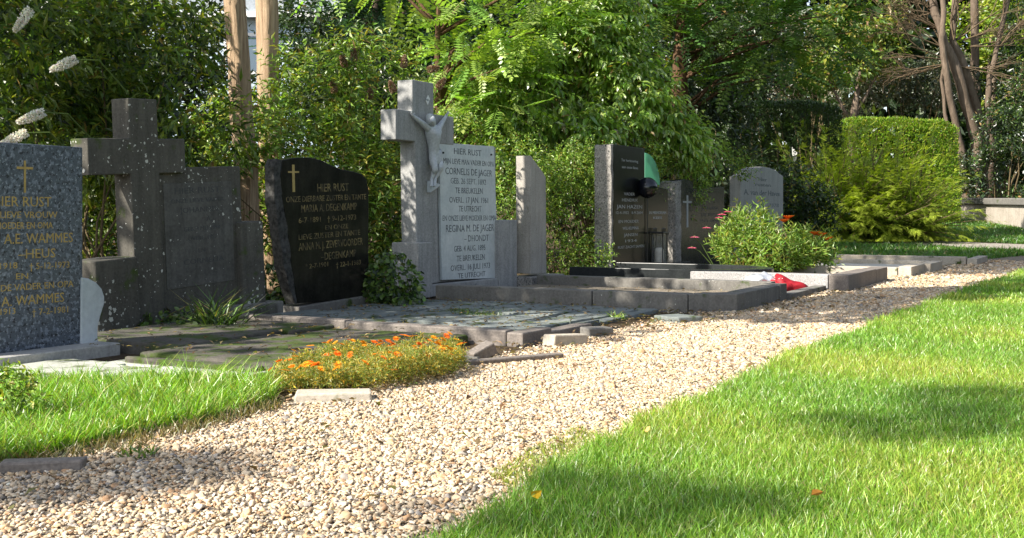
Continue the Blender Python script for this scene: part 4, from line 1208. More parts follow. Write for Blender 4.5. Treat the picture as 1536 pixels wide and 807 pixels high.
# ---- dark leafy shrub with white flower spikes, upper left
b, bl = blobs_px(150, 7.3, [(60, 90, .2, .65, .5, .6), (200, 60, .5, .6, .5, .6), (290, 170, .3, .40, .4, .45), (70, 200, .1, .55, .4, .35), (180, 190, .6, .5, .4, .5), (-40, 60, -.4, .6, .6, .7), (60, 330, .9, .7, .4, .55), (230, 320, 1.0, .6, .4, .5)])
left_shrub = shrub('flowering_shrub', 'tall dark green shrub with white flower spikes behind the blue granite headstone', 'shrub', b, bl, 1500, 9, .12, .034,
      P_MID + P_DARK[2:] + P_YEL[:3], .34, gap=-.3, freq=4, nst=16, strad=.012, tipcol=(.11, .15, .02), upb=.3, droop=.45)  # yellow leaves and tips put sunlit glints into the foliage colour
def spikes(root, lst, Y, col, L, rad, name='flower_spike'):
    for px, py, ang in lst:
        q = AT(px, py, Y) - root.location
        n = 700
        tt = rng.uniform(0, 1, n); a = rng.uniform(0, 6.28, n)
        d = np.array([math.sin(R(ang)), -.25, math.cos(R(ang))]); d /= np.linalg.norm(d)
        A = nrm(np.cross(d, [0, 1, .2])); B_ = np.cross(d, A)
        rr = rad * np.sqrt(np.sin(np.pi * np.clip(.10 + .86*tt, 0, 1))) * (1.1 - .55*tt) * np.sqrt(rng.uniform(.15, 1.25, n))
        out = A * np.cos(a)[:, None] + B_ * np.sin(a)[:, None]
        P = np.array(q)[None] + d[None] * ((tt - .5) * L)[:, None] + out * rr[:, None]
        v, f = oriented(P, out + rng.normal(0, .5, (n, 3)), np.full(n, .012), np.full(n, .011), (QUAD_T, QUAD_F), .2)
        c = pick(col, n, .12)
        sp = link(name, np_mesh(name, v, [f], M['petal'], c), root)
        e0 = Vector(np.array(q) - d * L * .45); MB().tube([e0, e0 - Vector(d)*.12 + Vector((0, .05, -.05)), e0 - Vector(d)*.2 + Vector((.02, .25, -.25))], [.0035, .004, .005], 5, cap=False).build('stalk', M['stem_green'], sp)
spikes(left_shrub, [(34, 30, -150), (95, 97, -118), (46, 176, -115), (20, 208, -120)], 6.25, [(.88, .88, .84), (.80, .82, .74)], .155, .024)

# ---- sunlit buddleja with spent brown flowers, behind the wavy black stone
b, bl = blobs_px(500, 9.3, [(480, 180, 0, .5, .4, .75), (560, 150, .5, .45, .4, .65), (430, 240, -.2, .42, .35, .5), (560, 320, -.1, .33, .35, .55), (350, 215, .2, .40, .35, .5), (520, 100, .2, .16, .16, .4), (610, 130, .6, .16, .2, .4), (430, 110, .1, .2, .25, .5), (580, 380, -.2, .3, .3, .4), (450, 330, .1, .4, .3, .5), (520, 260, .1, .5, .4, .5), (350, 330, .0, .3, .3, .4), (385, 195, -1.0, .26, .2, .24), (345, 230, -1.0, .2, .2, .2)])
bud = shrub('flowering_shrub', 'sunlit loose shrub with spent brown flower heads behind the wavy black headstone', 'shrub', b, bl, 1350, 10, .10, .030,
      P_MID + P_YEL + P_LIME[:3] + [(.2, .28, .09)], .34, gap=-.35, freq=4.5, nst=22, strad=.009, upb=.9, droop=.35, seed=2.)
spikes(bud, [(531, 82, 5), (515, 92, -20), (650, 103, 80), (588, 130, -20), (555, 140, 15), (662, 125, 40), (500, 130, -10), (606, 92, 10)], 9.2, [(.30, .20, .12), (.40, .30, .2), (.22, .13, .07)], .10, .026, 'spent_flower')

# ---- big lime green shrub in the middle
b, bl = blobs_px(880, 13.6, [(870, 60, .2, .75, .6, .7), (800, 130, -.2, .65, .5, .6), (940, 140, .1, .6, .5, .6), (860, 200, -.2, .6, .5, .5), (760, 220, -.1, .5, .45, .5), (990, 190, .3, .5, .45, .4), (900, 20, .4, .7, .6, .6), (720, 120, .4, .5, .5, .6), (1030, 210, .6, .35, .4, .3)])
lime = shrub('broadleaf_shrub', 'tall lime green broadleaved shrub rising behind the slanted pillar', 'shrub', b, bl, 1900, 11, .135, .058,
      P_LIME, .42, mat='leaf_bright', gap=-.4, freq=3.2, nst=26, strad=.014, upb=.4, droop=.95, seed=4., tmpl=(WIDE_T, WIDE_F), flat=.8)
# ---- finer shrub at the foot of it
b, bl = blobs_px(830, 11.7, [(740, 330, -.6, .45, .35, .5), (860, 330, .5, .45, .4, .5), (820, 270, .4, .5, .4, .4), (1000, 270, 2.3, .6, .3, .5), (770, 260, .0, .45, .35, .45), (1065, 250, 3.0, .6, .3, .35), (940, 250, 1.6, .5, .3, .5), (690, 200, .1, .3, .3, .35), (880, 250, .5, .35, .3, .3), (860, 390, -.1, .45, .3, .25)])
fine = shrub('fine_leaved_shrub', 'dense fine-leaved light green shrub around the foot of the slanted pillar', 'shrub', b, bl, 1900, 12, .058, .022,
      P_LIME + P_YEL[:2] + P_MID, .26, gap=-.45, freq=4.2, nst=20, strad=.006, upb=.6, seed=6., droop=.2)

# ---- ivy clumps
def ivy(label, px, py, w_, h_, n, dY=0.0):
    p = G(px, py); b = Vector((p.x, p.y + dY, 0))
    root = empty('ivy_clump', b); tag(root, label, 'ivy')
    P, o = in_blobs([(0, 0, h_*.35, w_, .22, h_*.7), (w_*.5, -.12, h_*.15, w_*.6, .2, h_*.4), (-w_*.4, .05, h_*.5, w_*.4, .2, h_*.5)], n, .7)
    P[:, 2] = np.abs(P[:, 2]) + .01
    v, f = oriented(P, o*np.array([1, 1, .2]) + rng.normal(0, .4, o.shape) + np.array([0, -.2, -.5]), rng.uniform(.022, .05, len(P)), rng.uniform(.022, .048, len(P)), (WIDE_T, WIDE_F), .55)
    c = np.repeat(pick(P_DARK + P_MID + P_MID + [(.15, .24, .04)], len(P), .2), len(WIDE_F), 0)
    link('foliage', np_mesh('foliage', v, [f], M['leaf_gloss'], c), root)
    stems_part(root, P[rng.choice(len(P), 8)], .005, M['stem'], n=4)
ivy('dark ivy clump between the wavy black headstone and the crucifix', 590, 458, .20, .36, 900)
ivy('low ivy growing between the lichen cross and the wavy black headstone', 418, 458, .20, .30, 600, .05)
ivy('ivy and undergrowth behind the white marble wing of the blue headstone', 165, 470, .32, .9, 420, .65)

ivy('dark undergrowth creeping along the foot of the lichen-spotted cross', 262, 496, .34, .10, 520)
# ---- tufts and small plants
def tuft(name, label, cat, p, n, h_, wd, pal, spread, lean=.7, bend=.8, mat='grass'):
    root = empty(name, p); tag(root, label, cat)
    a = rng.uniform(0, 6.28, n); r_ = spread * np.sqrt(rng.random(n))
    P = np.stack([r_*np.cos(a), r_*np.sin(a), np.zeros(n)], 1)
    v, fs, c = blades(P, h_ * rng.uniform(.5, 1.2, n), np.full(n, wd), pal, lean, bend, tipdry=.1)
    link('leaves', np_mesh('leaves', v, fs, M[mat], c), root)
tuft('grass_tuft', 'dark strappy tuft of leaves at the foot of the lichen-spotted cross', 'plant', G(325, 500), 130, .28, .010, P_DARK + P_MID[:2], .10)
tuft('weed_tuft', 'short mossy weeds along the foot of the crucifix kerb', 'weeds', G(720, 472), 500, .05, .006, P_MID, .20, 1.0)
tuft('weed_tuft', 'tiny weed between the slate paving and the kerb corner', 'weeds', G(925, 478), 60, .06, .008, P_LIME, .05, 1.0)
tuft('weed_tuft', 'small green weed alone in the gravel at lower left', 'weeds', G(205, 683), 50, .035, .006, P_MID, .05, 1.2)
def left_plant():
    p = G(14, 640); root = empty('leafy_plant', p); tag(root, 'small leafy plant at the left edge in front of the long grass', 'plant')
    P, o = in_blobs([(0, 0, .07, .075, .06, .09), (-.06, 0, .10, .06, .05, .08)], 120, .5)
    v, f, c = shoots(P, o + np.array([0, 0, .6]), np.full(len(P), .06), 5, .035, .015, P_LIME + P_YEL, spread=.8)
    link('foliage', np_mesh('foliage', v, [f], M['leaf'], c), root)
    stems_part(root, P[:6], .003, M['stem_green'], spread=.02, sway=.01)
left_plant()

# ---- orange flower mat
def orange_mat():
    poly = [G(402, 580), G(425, 592), G(560, 588), G(660, 572), G(698, 556), G(690, 545), G(600, 540), G(500, 548), G(425, 562)]
    c0 = sum(poly, Vector()) / len(poly); root = empty('flower_mat', c0); tag(root, 'mat of small orange and yellow flowers spilling onto the gravel', 'flowers')
    q = poly_sample(poly, 2600)
    P = np.stack([q[:, 0] - c0.x, q[:, 1] - c0.y, np.zeros(len(q))], 1)
    hh = .078 + .035 * lump(P, 9, 1.) + .02 * lump(P, 23, 3.)
    # taller at the right-hand end
    hh += .02 * np.clip((P[:, 0] + .05) / .3, -1, 1)
    P[:, 2] = np.clip(hh, .015, .2) * rng.uniform(.1, 1, len(P))
    d = rng.normal(0, .6, P.shape) + np.array([0, 0, .8])
    v, f, c = shoots(P, d, np.full(len(P), .035), 6, .022, .0055, [(.18, .24, .04), (.25, .28, .07), (.36, .33, .09), (.16, .23, .04), (.40, .34, .08), (.55, .38, .05)], (QUAD_T, QUAD_F), spread=.9, droop=0)
    v[:, 2] = np.maximum(v[:, 2], .003)
    o = link('foliage', np_mesh('foliage', v, [f], M['leaf_soft'], c), root)
    stems_part(root, P[:40] + np.array([0, 0, .01]), .002, M['stem_green'], n=4, sway=.01, spread=.25)
    k = rng.choice(len(P), 100, replace=False)
    for i in k:
        n = 13; z = max(.03, hh[i]) * (rng.uniform(.35, 1) if rng.random() < .35 else 1) + rng.uniform(.012, .035); a = np.arange(n) * 6.283 / n + rng.uniform(0, 1)
        cc = np.tile([P[i, 0], P[i, 1], z], (n, 1)); tl = rng.normal(0, .35, 2)
        D = np.stack([np.cos(a), np.sin(a), .15 + np.cos(a)*tl[0] + np.sin(a)*tl[1]], 1)
        s_ = rng.uniform(.014, .023)
        vv, ff = oriented(cc, D, np.full(n, s_), np.full(n, s_*.5), (QUAD_T, QUAD_F), 1.)
        col = random.choice([(.85, .26, .01), (.88, .36, .015), (.85, .18, .01), (.85, .42, .02)])
        cl = np.clip(np.array(col) * (1 + rng.normal(0, .08, (n, 1))), 0, .9)
        # eye of the flower
        ee = np.array([[math.cos(t)*.0035, math.sin(t)*.0035, .003] for t in np.linspace(0, 6.28, 7)[:-1]]) + cc[0]
        vv2 = np.concatenate([vv, ee]); f6 = np.arange(len(vv), len(vv) + 6)[None]
        link('flower', np_mesh('flower', vv2, [ff, f6], M['petal'], np.concatenate([cl, [[.30, .12, .01]]])), root)
orange_mat()

# ---- flowering clump behind the granite kerb
def clump():
    Y0 = 12.3; b = base_at(1160, Y0); b.z = .02
    root = empty('flowering_clump', b); tag(root, 'bright green leafy clump with pink and orange flowers in front of the grey headstone', 'flowers')
    def loc(px, py, dy=0):
        q = AT(px, py, Y0 + dy); return q - b
    bl = [(*loc(1115, 375, 0), .24, .22, .27), (*loc(1130, 350, .1), .17, .2, .2), (*loc(1180, 385, -.1), .30, .24, .19), (*loc(1220, 388, 0), .17, .2, .14), (*loc(1150, 395, -.2), .3, .2, .14)]
    P, o = in_blobs(bl, 700, .6, 3.)
    P[:, 2] = np.abs(P[:, 2]) + .02
    v, f, c = shoots(P, o + np.array([0, 0, 1.1]), rng.uniform(.08, .30, len(P)), 9, .105, .024, P_LIME + P_YEL[:2] + [(.16, .26, .05)], spread=.75, droop=.0, flat=.5)
    v[:, 2] = np.maximum(v[:, 2], .01)
    link('foliage', np_mesh('foliage', v, [f], M['leaf'], c), root)
    # dry stalks
    mb = MB()
    for k in range(26):
        px = random.choice([random.uniform(1105, 1135), random.uniform(1150, 1185)]); top = 372 if px < 1140 else 335
        a = loc(px + random.uniform(-6, 6), 402, -.22); q = loc(px + random.uniform(-10, 10), top + random.uniform(-6, 22), -.2)
        mb.tube([a, a.lerp(q, .5) + Vector((random.uniform(-.02, .02), 0, 0)), q], [.006, .005, .003], 4)
    mb.build('dry_stalk', M['twig'], root)
    def bloom(px, py, cols, s, flat):
        q = loc(px, py, -.15); n = 16
        a = np.arange(n) * 6.283 / n
        D = np.stack([np.cos(a), np.sin(a), np.full(n, flat)], 1)
        vv, ff = oriented(np.tile(np.array(q), (n, 1)), D, np.full(n, s), np.full(n, s*.45), (QUAD_T, QUAD_F), 1.)
        fl = link('flower', np_mesh('flower', vv, [ff], M['petal'], pick(cols, n, .1)), root)
        st = MB(); g = loc(px + (1120 - px) * .35, 396, -.1)
        st.tube([g, g.lerp(q, .6) + Vector((0, 0, .03)), q], [.005, .004, .004], 5).build('flower_stem', M['stem_green'], fl)
        ct = MB(); ct.lathe([(.001, -.014), (.014, -.006), (.016, .004), (.006, .012)], tuple(q), 10).build('flower_centre', M['stem'], fl, smooth=True)
    for px, py in ((1083, 321), (1092, 317), (1079, 326), (1060, 341), (1042, 355), (1038, 371)): bloom(px, py, [(.72, .10, .22), (.75, .2, .32)], .055, -.1)
    for px, py in ((1182, 329), (1176, 334), (1222, 353), (1231, 355), (1240, 361)): bloom(px, py, [(.8, .2, .02), (.75, .14, .02)], .085, .7)
clump()

# ---- conifer trees (trunks lit by the sun; crowns above the frame)
def tree(name, label, loc, trunk, limbs, crown_blobs, nl, leafL, leafW, pal, barkm, group=None, sparse=None, tm=None, gap=-.25, seed=0., seg=12, frq=1.3):
    root = empty(name, loc); tag(root, label, 'tree', group)
    mb = MB(); mb.tube([p for p, r in trunk], [r for p, r in trunk], seg, wob=.24 if seg > 14 else .28, wf=4.5 if seg > 14 else 1.7)
    mb.build('trunk', M[barkm], root, smooth=True)
    if limbs:
        mb = MB()
        for pts, r0 in limbs: mb.tube(pts, [r0 * (1 - .75 * i / (len(pts)-1)) for i in range(len(pts))], 6)
        mb.build('limbs', M[barkm], root, smooth=True)
    if crown_blobs:
        P, o = in_blobs(crown_blobs, nl, .35, seed, gap, frq)
        if sparse:
            P2, o2 = in_blobs(sparse[0], sparse[1], .2); P = np.concatenate([P, P2]); o = np.concatenate([o, o2])
        v, f = oriented(P, o + rng.normal(0, .6, o.shape) + np.array([0, 0, -.1]), leafL * rng.uniform(.6, 1.3, len(P)), leafW * rng.uniform(.6, 1.3, len(P)), tm or (LEAF_T, LEAF_F), .5)
        nf = len((tm or (LEAF_T, LEAF_F))[1])
        link('crown', np_mesh('crown', v, [f], M['leaf'], np.repeat(pick(pal, len(P), .2), nf, 0)), root)
    return root
def conifer(px_b, px_t, Y, r, label, blobs, n, seed):
    b = base_at(px_b, Y); top = AT(px_t, 8, Y) - b
    d = Vector((top.x / top.z, top.y / top.z, 1))
    tr = [(Vector((0, 0, -.05)), r*1.35), (d*.3, r*1.12), (d*1., r*1.02), (d*2., r*.97), (d*3., r*.9), (d*5., r*.7), (d*9.5, r*.2)]
    pts = []
    for i in range(len(tr)-1):
        for k in range(5):
            q = k/5; pts.append((tr[i][0].lerp(tr[i+1][0], q) + Vector((random.uniform(-.008, .008), random.uniform(-.008, .008), 0)), tr[i][1]*(1-q)+tr[i+1][1]*q))
    limbs = []
    for k in range(16):
        z = random.uniform(5.6, 9); a = random.uniform(0, 6.28); p0 = d*z
        e = p0 + Vector((math.cos(a), math.sin(a), .1)) * random.uniform(.8, 1.6)
        limbs.append(([p0, p0.lerp(e, .5) + Vector((0, 0, .12)), e], .035))
    return tree('conifer', label, b, pts, limbs, blobs, n, .22, .07, P_DARK + P_MID[:1], 'bark_tan', 'conifers with fibrous tan bark', seed=seed, seg=26)
conifer(379, 353, 8.6, .083, 'left tan-barked conifer trunk rising behind the lichen-spotted cross', [(-.1, .2, 6.9, 1.2, 1.2, .8), (0, .4, 8.0, 1.1, 1.1, 1.1), (.1, .2, 9.2, .7, .7, .9)], 5200, 1.)
conifer(408, 401, 9.9, .098, 'right tan-barked conifer trunk beside its twin behind the wavy black headstone', [(.2, .2, 7.2, 1.3, 1.3, .9), (.1, .3, 8.4, 1.2, 1.2, 1.2), (.1, .3, 9.6, .7, .7, .9)], 5200, 2.)

# ---- robinia-like trees: long pinnate leaves
def fronds(root, P, D, L, pal, name='fronds', mat='leaf', flat=.85, tm=FROND):
    v, f = oriented(P, D, L, L, tm, flat)
    link(name, np_mesh(name, v, [f], M[mat], np.repeat(pick(pal, len(P), .2), len(tm[1]), 0)), root)
def robinia(px, Y, label, blobs, n, L, pal, trunk_r, top, seed, barkm='bark_red', lean=0.0, group='trees with long pinnate leaves'):
    b = base_at(px, Y); root = empty('pinnate_tree', b); tag(root, label, 'tree', group)
    bl = [(*(AT(q[0], q[1], Y + q[2]) - b), *q[3:]) for q in blobs]
    mb = MB(); pts = [Vector((lean*z*.1 + .03*math.sin(z*2), .02*math.cos(z*3), z)) for z in np.linspace(-.05, top, 14)]
    mb.tube(pts, [trunk_r * (1.3 if i == 0 else 1 - .05*i) for i in range(14)], 12, wob=.3); mb.build('trunk', M[barkm], root, smooth=True)
    P, o = in_blobs(bl, n, .3, seed, -.3, 2.)
    mb = MB()
    for q in P[:22]:
        q = Vector(q); z = min(top*.95, max(1.2, q.z - .5)); s_ = Vector((lean*z*.1, 0, z))
        mb.tube([s_, s_.lerp(q, .5) + Vector((0, 0, .15)), q], [.03, .018, .006], 5)
    mb.build('limbs', M[barkm], root, smooth=True)
    D = o * np.array([1, 1, .35]) + rng.normal(0, .35, o.shape) + np.array([0, -.15, -.1])
    fronds(root, P, D, L * rng.uniform(.6, 1.25, len(P)), pal)
robinia(660, 12.8, 'pinnate-leaved tree arching over behind the crucifix', [(720, 60, -.2, .6, .5, .5), (760, 120, -.4, .4, .4, .45), (690, 120, .1, .4, .4, .4), (640, -60, 0, 1.2, .8, .6), (800, 20, 0, .6, .5, .45), (720, 180, 0, .3, .3, .25)], 340, .5, P_LIME, .07, 3.2, 1.)
robinia(1022, 15.5, 'reddish trunk with drooping pinnate leaves above the black headstones', [(1120, 60, -.6, .8, .6, .55), (1180, 20, -.4, .7, .6, .6), (1080, 20, -.3, .7, .6, .5), (980, 0, -.3, .8, .6, .5), (1150, 110, -.7, .5, .4, .3), (1240, 40, -.2, .6, .5, .5), (1050, -60, 0, 1.6, 1., .5)], 620, .5, P_MID + [(.07, .15, .04), (.10, .2, .05)], .17, 4., 2.)
robinia(560, 17., 'dark pinnate-leaved tree in the shade at the top centre', [(560, 50, 0, 1.3, .8, .7), (480, 60, .3, .8, .7, .6), (640, 30, .2, 1., .8, .7), (560, -60, 0, 1.8, 1.2, .7), (500, 110, .4, .6, .6, .5), (650, 90, .4, .8, .6, .6)], 900, .55, [(.035, .085, .035), (.05, .11, .045), (.03, .07, .03)], .14, 4., 3., 'bark_grey')

# ---- dark clipped hedge, shaded shrub, light hedge
def hedge(name, label, corners, top_py, Yf, depth, n, L, pal, seed, mat='leaf', zslope=0.0):
    """box hedge facing the camera between two picture columns"""
    a = base_at(corners[0], Yf); c = base_at(corners[1], Yf)
    root = empty(name, (a + c) / 2); tag(root, label, 'hedge')
    w_ = c.x - a.x; h_ = ZP(top_py, Yf) - a.z
    u_ = rng.random(n); face_ = rng.choice(4, n, p=[.5, .22, .14, .14])
    x = rng.uniform(-w_/2, w_/2, n); y = rng.uniform(0, depth, n); z = h_ * rng.random(n) ** .9
    y = np.where(face_ == 0, np.abs(rng.normal(0, .07, n)), y); z = np.where(face_ == 1, h_ - np.abs(rng.normal(0, .05, n)), z)
    x = np.where(face_ == 2, -w_/2 + np.abs(rng.normal(0, .06, n)), x); x = np.where(face_ == 3, w_/2 - np.abs(rng.normal(0, .06, n)), x)
    P = np.stack([x, y, z], 1); wv = lump(P, 4, seed); P[:, 1] -= .06 * wv; P[:, 2] += .04 * lump(P, 6, seed+1) * (z / h_) + zslope * x
    P[:, 2] *= 1 - .07 * (np.abs(x) / (w_/2)) ** 5; P[:, 1] -= .10 * lump(P, 2.1, seed+3); P[:, 0] *= 1 - .03 * (z / h_) ** 4
    No = np.array([[0, -1, .3], [0, -.1, 1], [-1, 0, .3], [1, 0, .3]])[face_]
    D = No + rng.normal(0, .45, P.shape) + np.array([0, 0, .35])
    v, f = oriented(P, D, L * rng.uniform(.6, 1.3, n), L * .42 * rng.uniform(.7, 1.2, n), (LEAF_T, LEAF_F), .4)
    link('foliage', np_mesh('foliage', v, [f], M[mat], np.repeat(pick(pal, n, .2), 2, 0)), root)
    mb = MB()
    for k in range(10):
        xx = -w_/2 + w_*(k+.5)/10
        mb.tube([(xx, depth/2, -.05), (xx + random.uniform(-.1, .1), depth/2, h_*.5), (xx + random.uniform(-.2, .2), depth/2, h_*.92)], [.03, .022, .008], 5)
    mb.build('stems', M['stem'], root)
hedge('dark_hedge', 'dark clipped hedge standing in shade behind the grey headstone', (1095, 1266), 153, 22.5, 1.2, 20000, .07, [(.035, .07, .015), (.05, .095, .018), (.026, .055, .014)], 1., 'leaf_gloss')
hedge('light_hedge', 'yellow-green clipped hedge lit by the sun behind the feathery shrub', (1258, 1440), 178, 27.5, 1.5, 24000, .075, P_HEDGE, 2., zslope=-.045)
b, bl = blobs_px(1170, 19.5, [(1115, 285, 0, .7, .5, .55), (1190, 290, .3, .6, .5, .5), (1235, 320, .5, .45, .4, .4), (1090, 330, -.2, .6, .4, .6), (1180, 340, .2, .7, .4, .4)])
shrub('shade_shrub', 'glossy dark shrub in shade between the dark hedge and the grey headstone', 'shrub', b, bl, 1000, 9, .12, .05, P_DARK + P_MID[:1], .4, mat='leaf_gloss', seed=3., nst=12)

# ---- feathery shrub on the right: arching branches carrying flat sprays
def feathery():
    Y0 = 22.2; b = base_at(1292, Y0); root = empty('feathery_shrub', b); tag(root, 'wide feathery yellow-green shrub right of the grey headstone', 'shrub')
    PP, DD, CC, LL = [], [], [], []
    st = MB()
    for k in range(520):
        az = random.uniform(0, 2*math.pi); el = math.asin(random.uniform(.05, .98)); L = random.uniform(.8, 1.75) * (1.0 + .42*math.sin(el))
        if math.sin(az) > .3 and random.random() < .5: az = -az
        h = np.array([math.cos(az)*math.cos(el), math.sin(az)*math.cos(el)*.75, math.sin(el)])
        p0 = np.array([random.uniform(-1.0, .95), random.uniform(-.3, .3), 0.05])
        ax = [p0 + h*L*q + np.array([0, 0, .35*q - .55*q*q*math.cos(el)]) for q in np.linspace(0, 1, 9)]
        st.tube([tuple(a) for a in ax[:8:2]], [.018, .014, .010, .006], 4, cap=False)
        tone = random.uniform(.7, 1.25)
        for q in range(2, 9):
            d = ax[q] - ax[q-1]; d /= np.linalg.norm(d); side = np.cross(d, [0, 0, 1.]); side /= np.linalg.norm(side) + 1e-6
            for sg in (-1, 1, 0, -.6, .6, random.choice((-1, 1))):
                PP.append(ax[q] - d*random.uniform(0, L/8)); dd = d*random.uniform(.5, 1.1) + side*sg*random.uniform(.5, 1.0) + np.array([0, 0, random.uniform(-.6, .15)])
                DD.append(dd); LL.append(random.uniform(.12, .24) * (1.15 - .35*q/8))
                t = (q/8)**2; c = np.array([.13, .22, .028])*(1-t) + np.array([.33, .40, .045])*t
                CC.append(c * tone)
    P, D, L = np.array(PP), np.array(DD), np.array(LL); n = len(P)
    P[:, 2] = np.maximum(P[:, 2], .06)
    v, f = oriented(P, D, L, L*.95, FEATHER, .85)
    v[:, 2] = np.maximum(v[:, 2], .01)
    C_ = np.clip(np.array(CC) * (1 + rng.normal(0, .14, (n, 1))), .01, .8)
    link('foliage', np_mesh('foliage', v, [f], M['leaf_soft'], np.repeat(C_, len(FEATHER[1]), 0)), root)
    st.build('stem', M['stem'], root, smooth=True)
feathery()

# ---- multi-stemmed bare tree at upper right
def bare_tree():
    Y0 = 33.; b = base_at(1460, Y0); root = empty('multistem_tree', b); tag(root, 'multi-stemmed tree with smooth grey-brown trunks and bare twigs at upper right', 'tree')
    def pl(pts, dy=0): return [AT(px, py, Y0 + dy + .2*math.sin(i)) - b for i, (px, py) in enumerate(pts)]
    px = 1 / FOC * Y0
    stems = [([(1466, 345), (1462, 280), (1466, 210), (1452, 165), (1436, 110), (1418, 65), (1402, 20), (1390, -40)], 15, 8, 0),
             ([(1452, 345), (1448, 280), (1440, 220), (1428, 160), (1420, 110), (1412, 60), (1415, 0), (1420, -50)], 10, 5, -.3),
             ([(1472, 345), (1470, 260), (1474, 200), (1462, 150), (1444, 95), (1428, 60), (1432, 0), (1440, -60)], 12, 6, .3),
             ([(1476, 340), (1478, 260), (1480, 180), (1484, 120), (1498, 60), (1512, 0), (1520, -50)], 8, 4, .2),
             ([(1462, 330), (1466, 200), (1463, 120), (1462, 40), (1462, -60)], 11, 9, 1.2),
             ([(1430, 240), (1418, 170), (1413, 120), (1416, 80)], 5, 3, -.2)]
    for pts, r0, r1, dy in stems:
        q = pl(pts, dy); k = len(q); fine_ = []; rr = []
        for i in range(k - 1):
            for j in range(4):
                fine_.append(q[i].lerp(q[i+1], j/4) + Vector((random.uniform(-.02, .02), random.uniform(-.02, .02), 0))); tq = (i + j/4)/(k-1); rr.append((r0*(1-tq) + r1*tq) * px * .66)
        fine_.append(q[-1]); rr.append(r1*px*.66)
        MB().tube(fine_, rr, 10, wob=.3).build('trunk', M['bark_grey'], root, smooth=True)
    tw = MB()
    def twig(p, d, l, r, depth):
        e = p + d*l; m = p.lerp(e, .5) + Vector((random.uniform(-.1, .1), random.uniform(-.1, .1), random.uniform(-.02, .08)))*l
        tw.tube([p, m, e], [r, r*.8, r*.5], 4, cap=False)
        if depth:
            for k in range(3):
                t0 = p.lerp(e, random.uniform(.3, 1)); dd = (d + Vector((random.uniform(-.7, .7), random.uniform(-.6, .6), random.uniform(-.5, .6)))).normalized()
                twig(t0, dd, l*random.uniform(.45, .75), r*.6, depth-1)
    src = [((1405, 40), (-1, .1, .25)), ((1412, 70), (-1, 0, .45)), ((1420, 90), (-1, 0, .1)), ((1425, 95), (-.9, .1, -.05)), ((1410, 60), (-.5, 0, 1)), ((1430, 60), (.2, 0, 1)), ((1445, 60), (1, 0, .3)), ((1455, 70), (1, 0, .1)),
           ((1436, 60), (.9, 0, .8)), ((1500, 70), (.8, 0, 1)), ((1505, 20), (.3, 0, 1)), ((1418, 50), (-.8, .2, .8)), ((1400, 20), (-1, .2, .0)), ((1495, 155), (1, 0, .8)), ((1440, 100), (1, -.2, -.1)), ((1412, 20), (-.9, 0, .6))]
    for (p_, d_) in src:
        for k in range(2):
            d = Vector(d_) + Vector((random.uniform(-.3, .3), random.uniform(-.3, .3), random.uniform(-.25, .25)))
            twig(AT(*p_, Y0) - b, d.normalized(), random.uniform(.8, 1.5), .022, 3)
    tw.build('twigs', M['twig'], root)
bare_tree()

# ---- rhododendrons and far trees
def far_shrub(label, px, Y, lst, n, L, pal, mat='leaf_gloss', name='rhododendron', cat='shrub', length=.5, k=7, **kw):
    b, bl = blobs_px(px, Y, lst)
    return shrub(name, label, cat, b, bl, n, k, L, L*.34, pal, length, mat=mat, shell=.6, gap=-.4, freq=1.8, nst=8, strad=.03, **kw)
far_shrub('dark rhododendron at the right edge above the low wall', 1510, 31.5, [(1505, 200, 0, .8, .7, 1.), (1535, 250, 0, .9, .7, .9), (1475, 255, 0, .7, .6, .6), (1445, 255, .2, .5, .5, .5), (1560, 150, .3, 1., .8, 1.2), (1440, 280, .2, .6, .5, .4), (1500, 285, -.3, .8, .5, .4)], 1000, .17, P_DARK + P_MID[:1], seed=1.)
far_shrub('grey-green rhododendron far back behind the light hedge', 1360, 36, [(1330, 120, 0, 1.2, .9, .8), (1390, 130, .2, 1., .9, .8), (1290, 150, .2, 1., .8, .7), (1420, 110, 1, .9, .8, .9)], 900, .20, P_GREYG, seed=2.)
far_shrub('brownish flowering rhododendron far back left of the small tree', 1210, 38, [(1220, 110, 0, 1.2, .9, .8), (1170, 130, .3, 1.1, .9, .7), (1250, 70, .5, 1., .9, .8), (1200, 60, .8, 1.2, 1, .8)], 900, .20, P_GREYG + [(.26, .19, .13), (.2, .15, .1)], seed=4.)
b = base_at(1277, 34)
tree('small_tree', 'small far tree with a forked trunk behind the light hedge', b, [(Vector((0, 0, -.1)), .17), (Vector((0, 0, 1.4)), .14), (Vector((.05, 0, 2.8)), .11), (Vector((.3, 0, 4.4)), .05)],
     [([Vector((0, 0, 2.6)), Vector((-.3, 0, 3.2)), Vector((-.7, 0, 4.))], .08), ([Vector((0, 0, 2.8)), Vector((.4, 0, 3.4)), Vector((.9, 0, 4.4))], .08)],
     [(-.2, 0, 4.6, 1.2, 1., .8), (.9, .2, 4.9, 1., .9, .8), (-1., .3, 4.2, .8, .8, .6), (.2, 0, 6.0, 1.5, 1.2, 1.)], 3200, .22, .10, P_MID + P_YEL + [(.22, .15, .06)], 'bark_grey', seed=3.)
tree('yellow_tree', 'sunlit yellow-green tree glowing behind the bare multi-stemmed tree', base_at(1485, 40), [(Vector((0, 0, -.1)), .25), (Vector((0, 0, 3)), .2), (Vector((.1, 0, 6)), .1)], [],
     [(-.5, 0, 6., 1.1, 1., 2.4), (.3, .2, 4.4, 1.0, .9, 1.5), (.9, .2, 7, 1.1, 1., 1.6)], 4200, .22, .11, [(.22, .30, .03), (.28, .33, .04), (.15, .24, .03)], 'bark_grey', seed=5.)

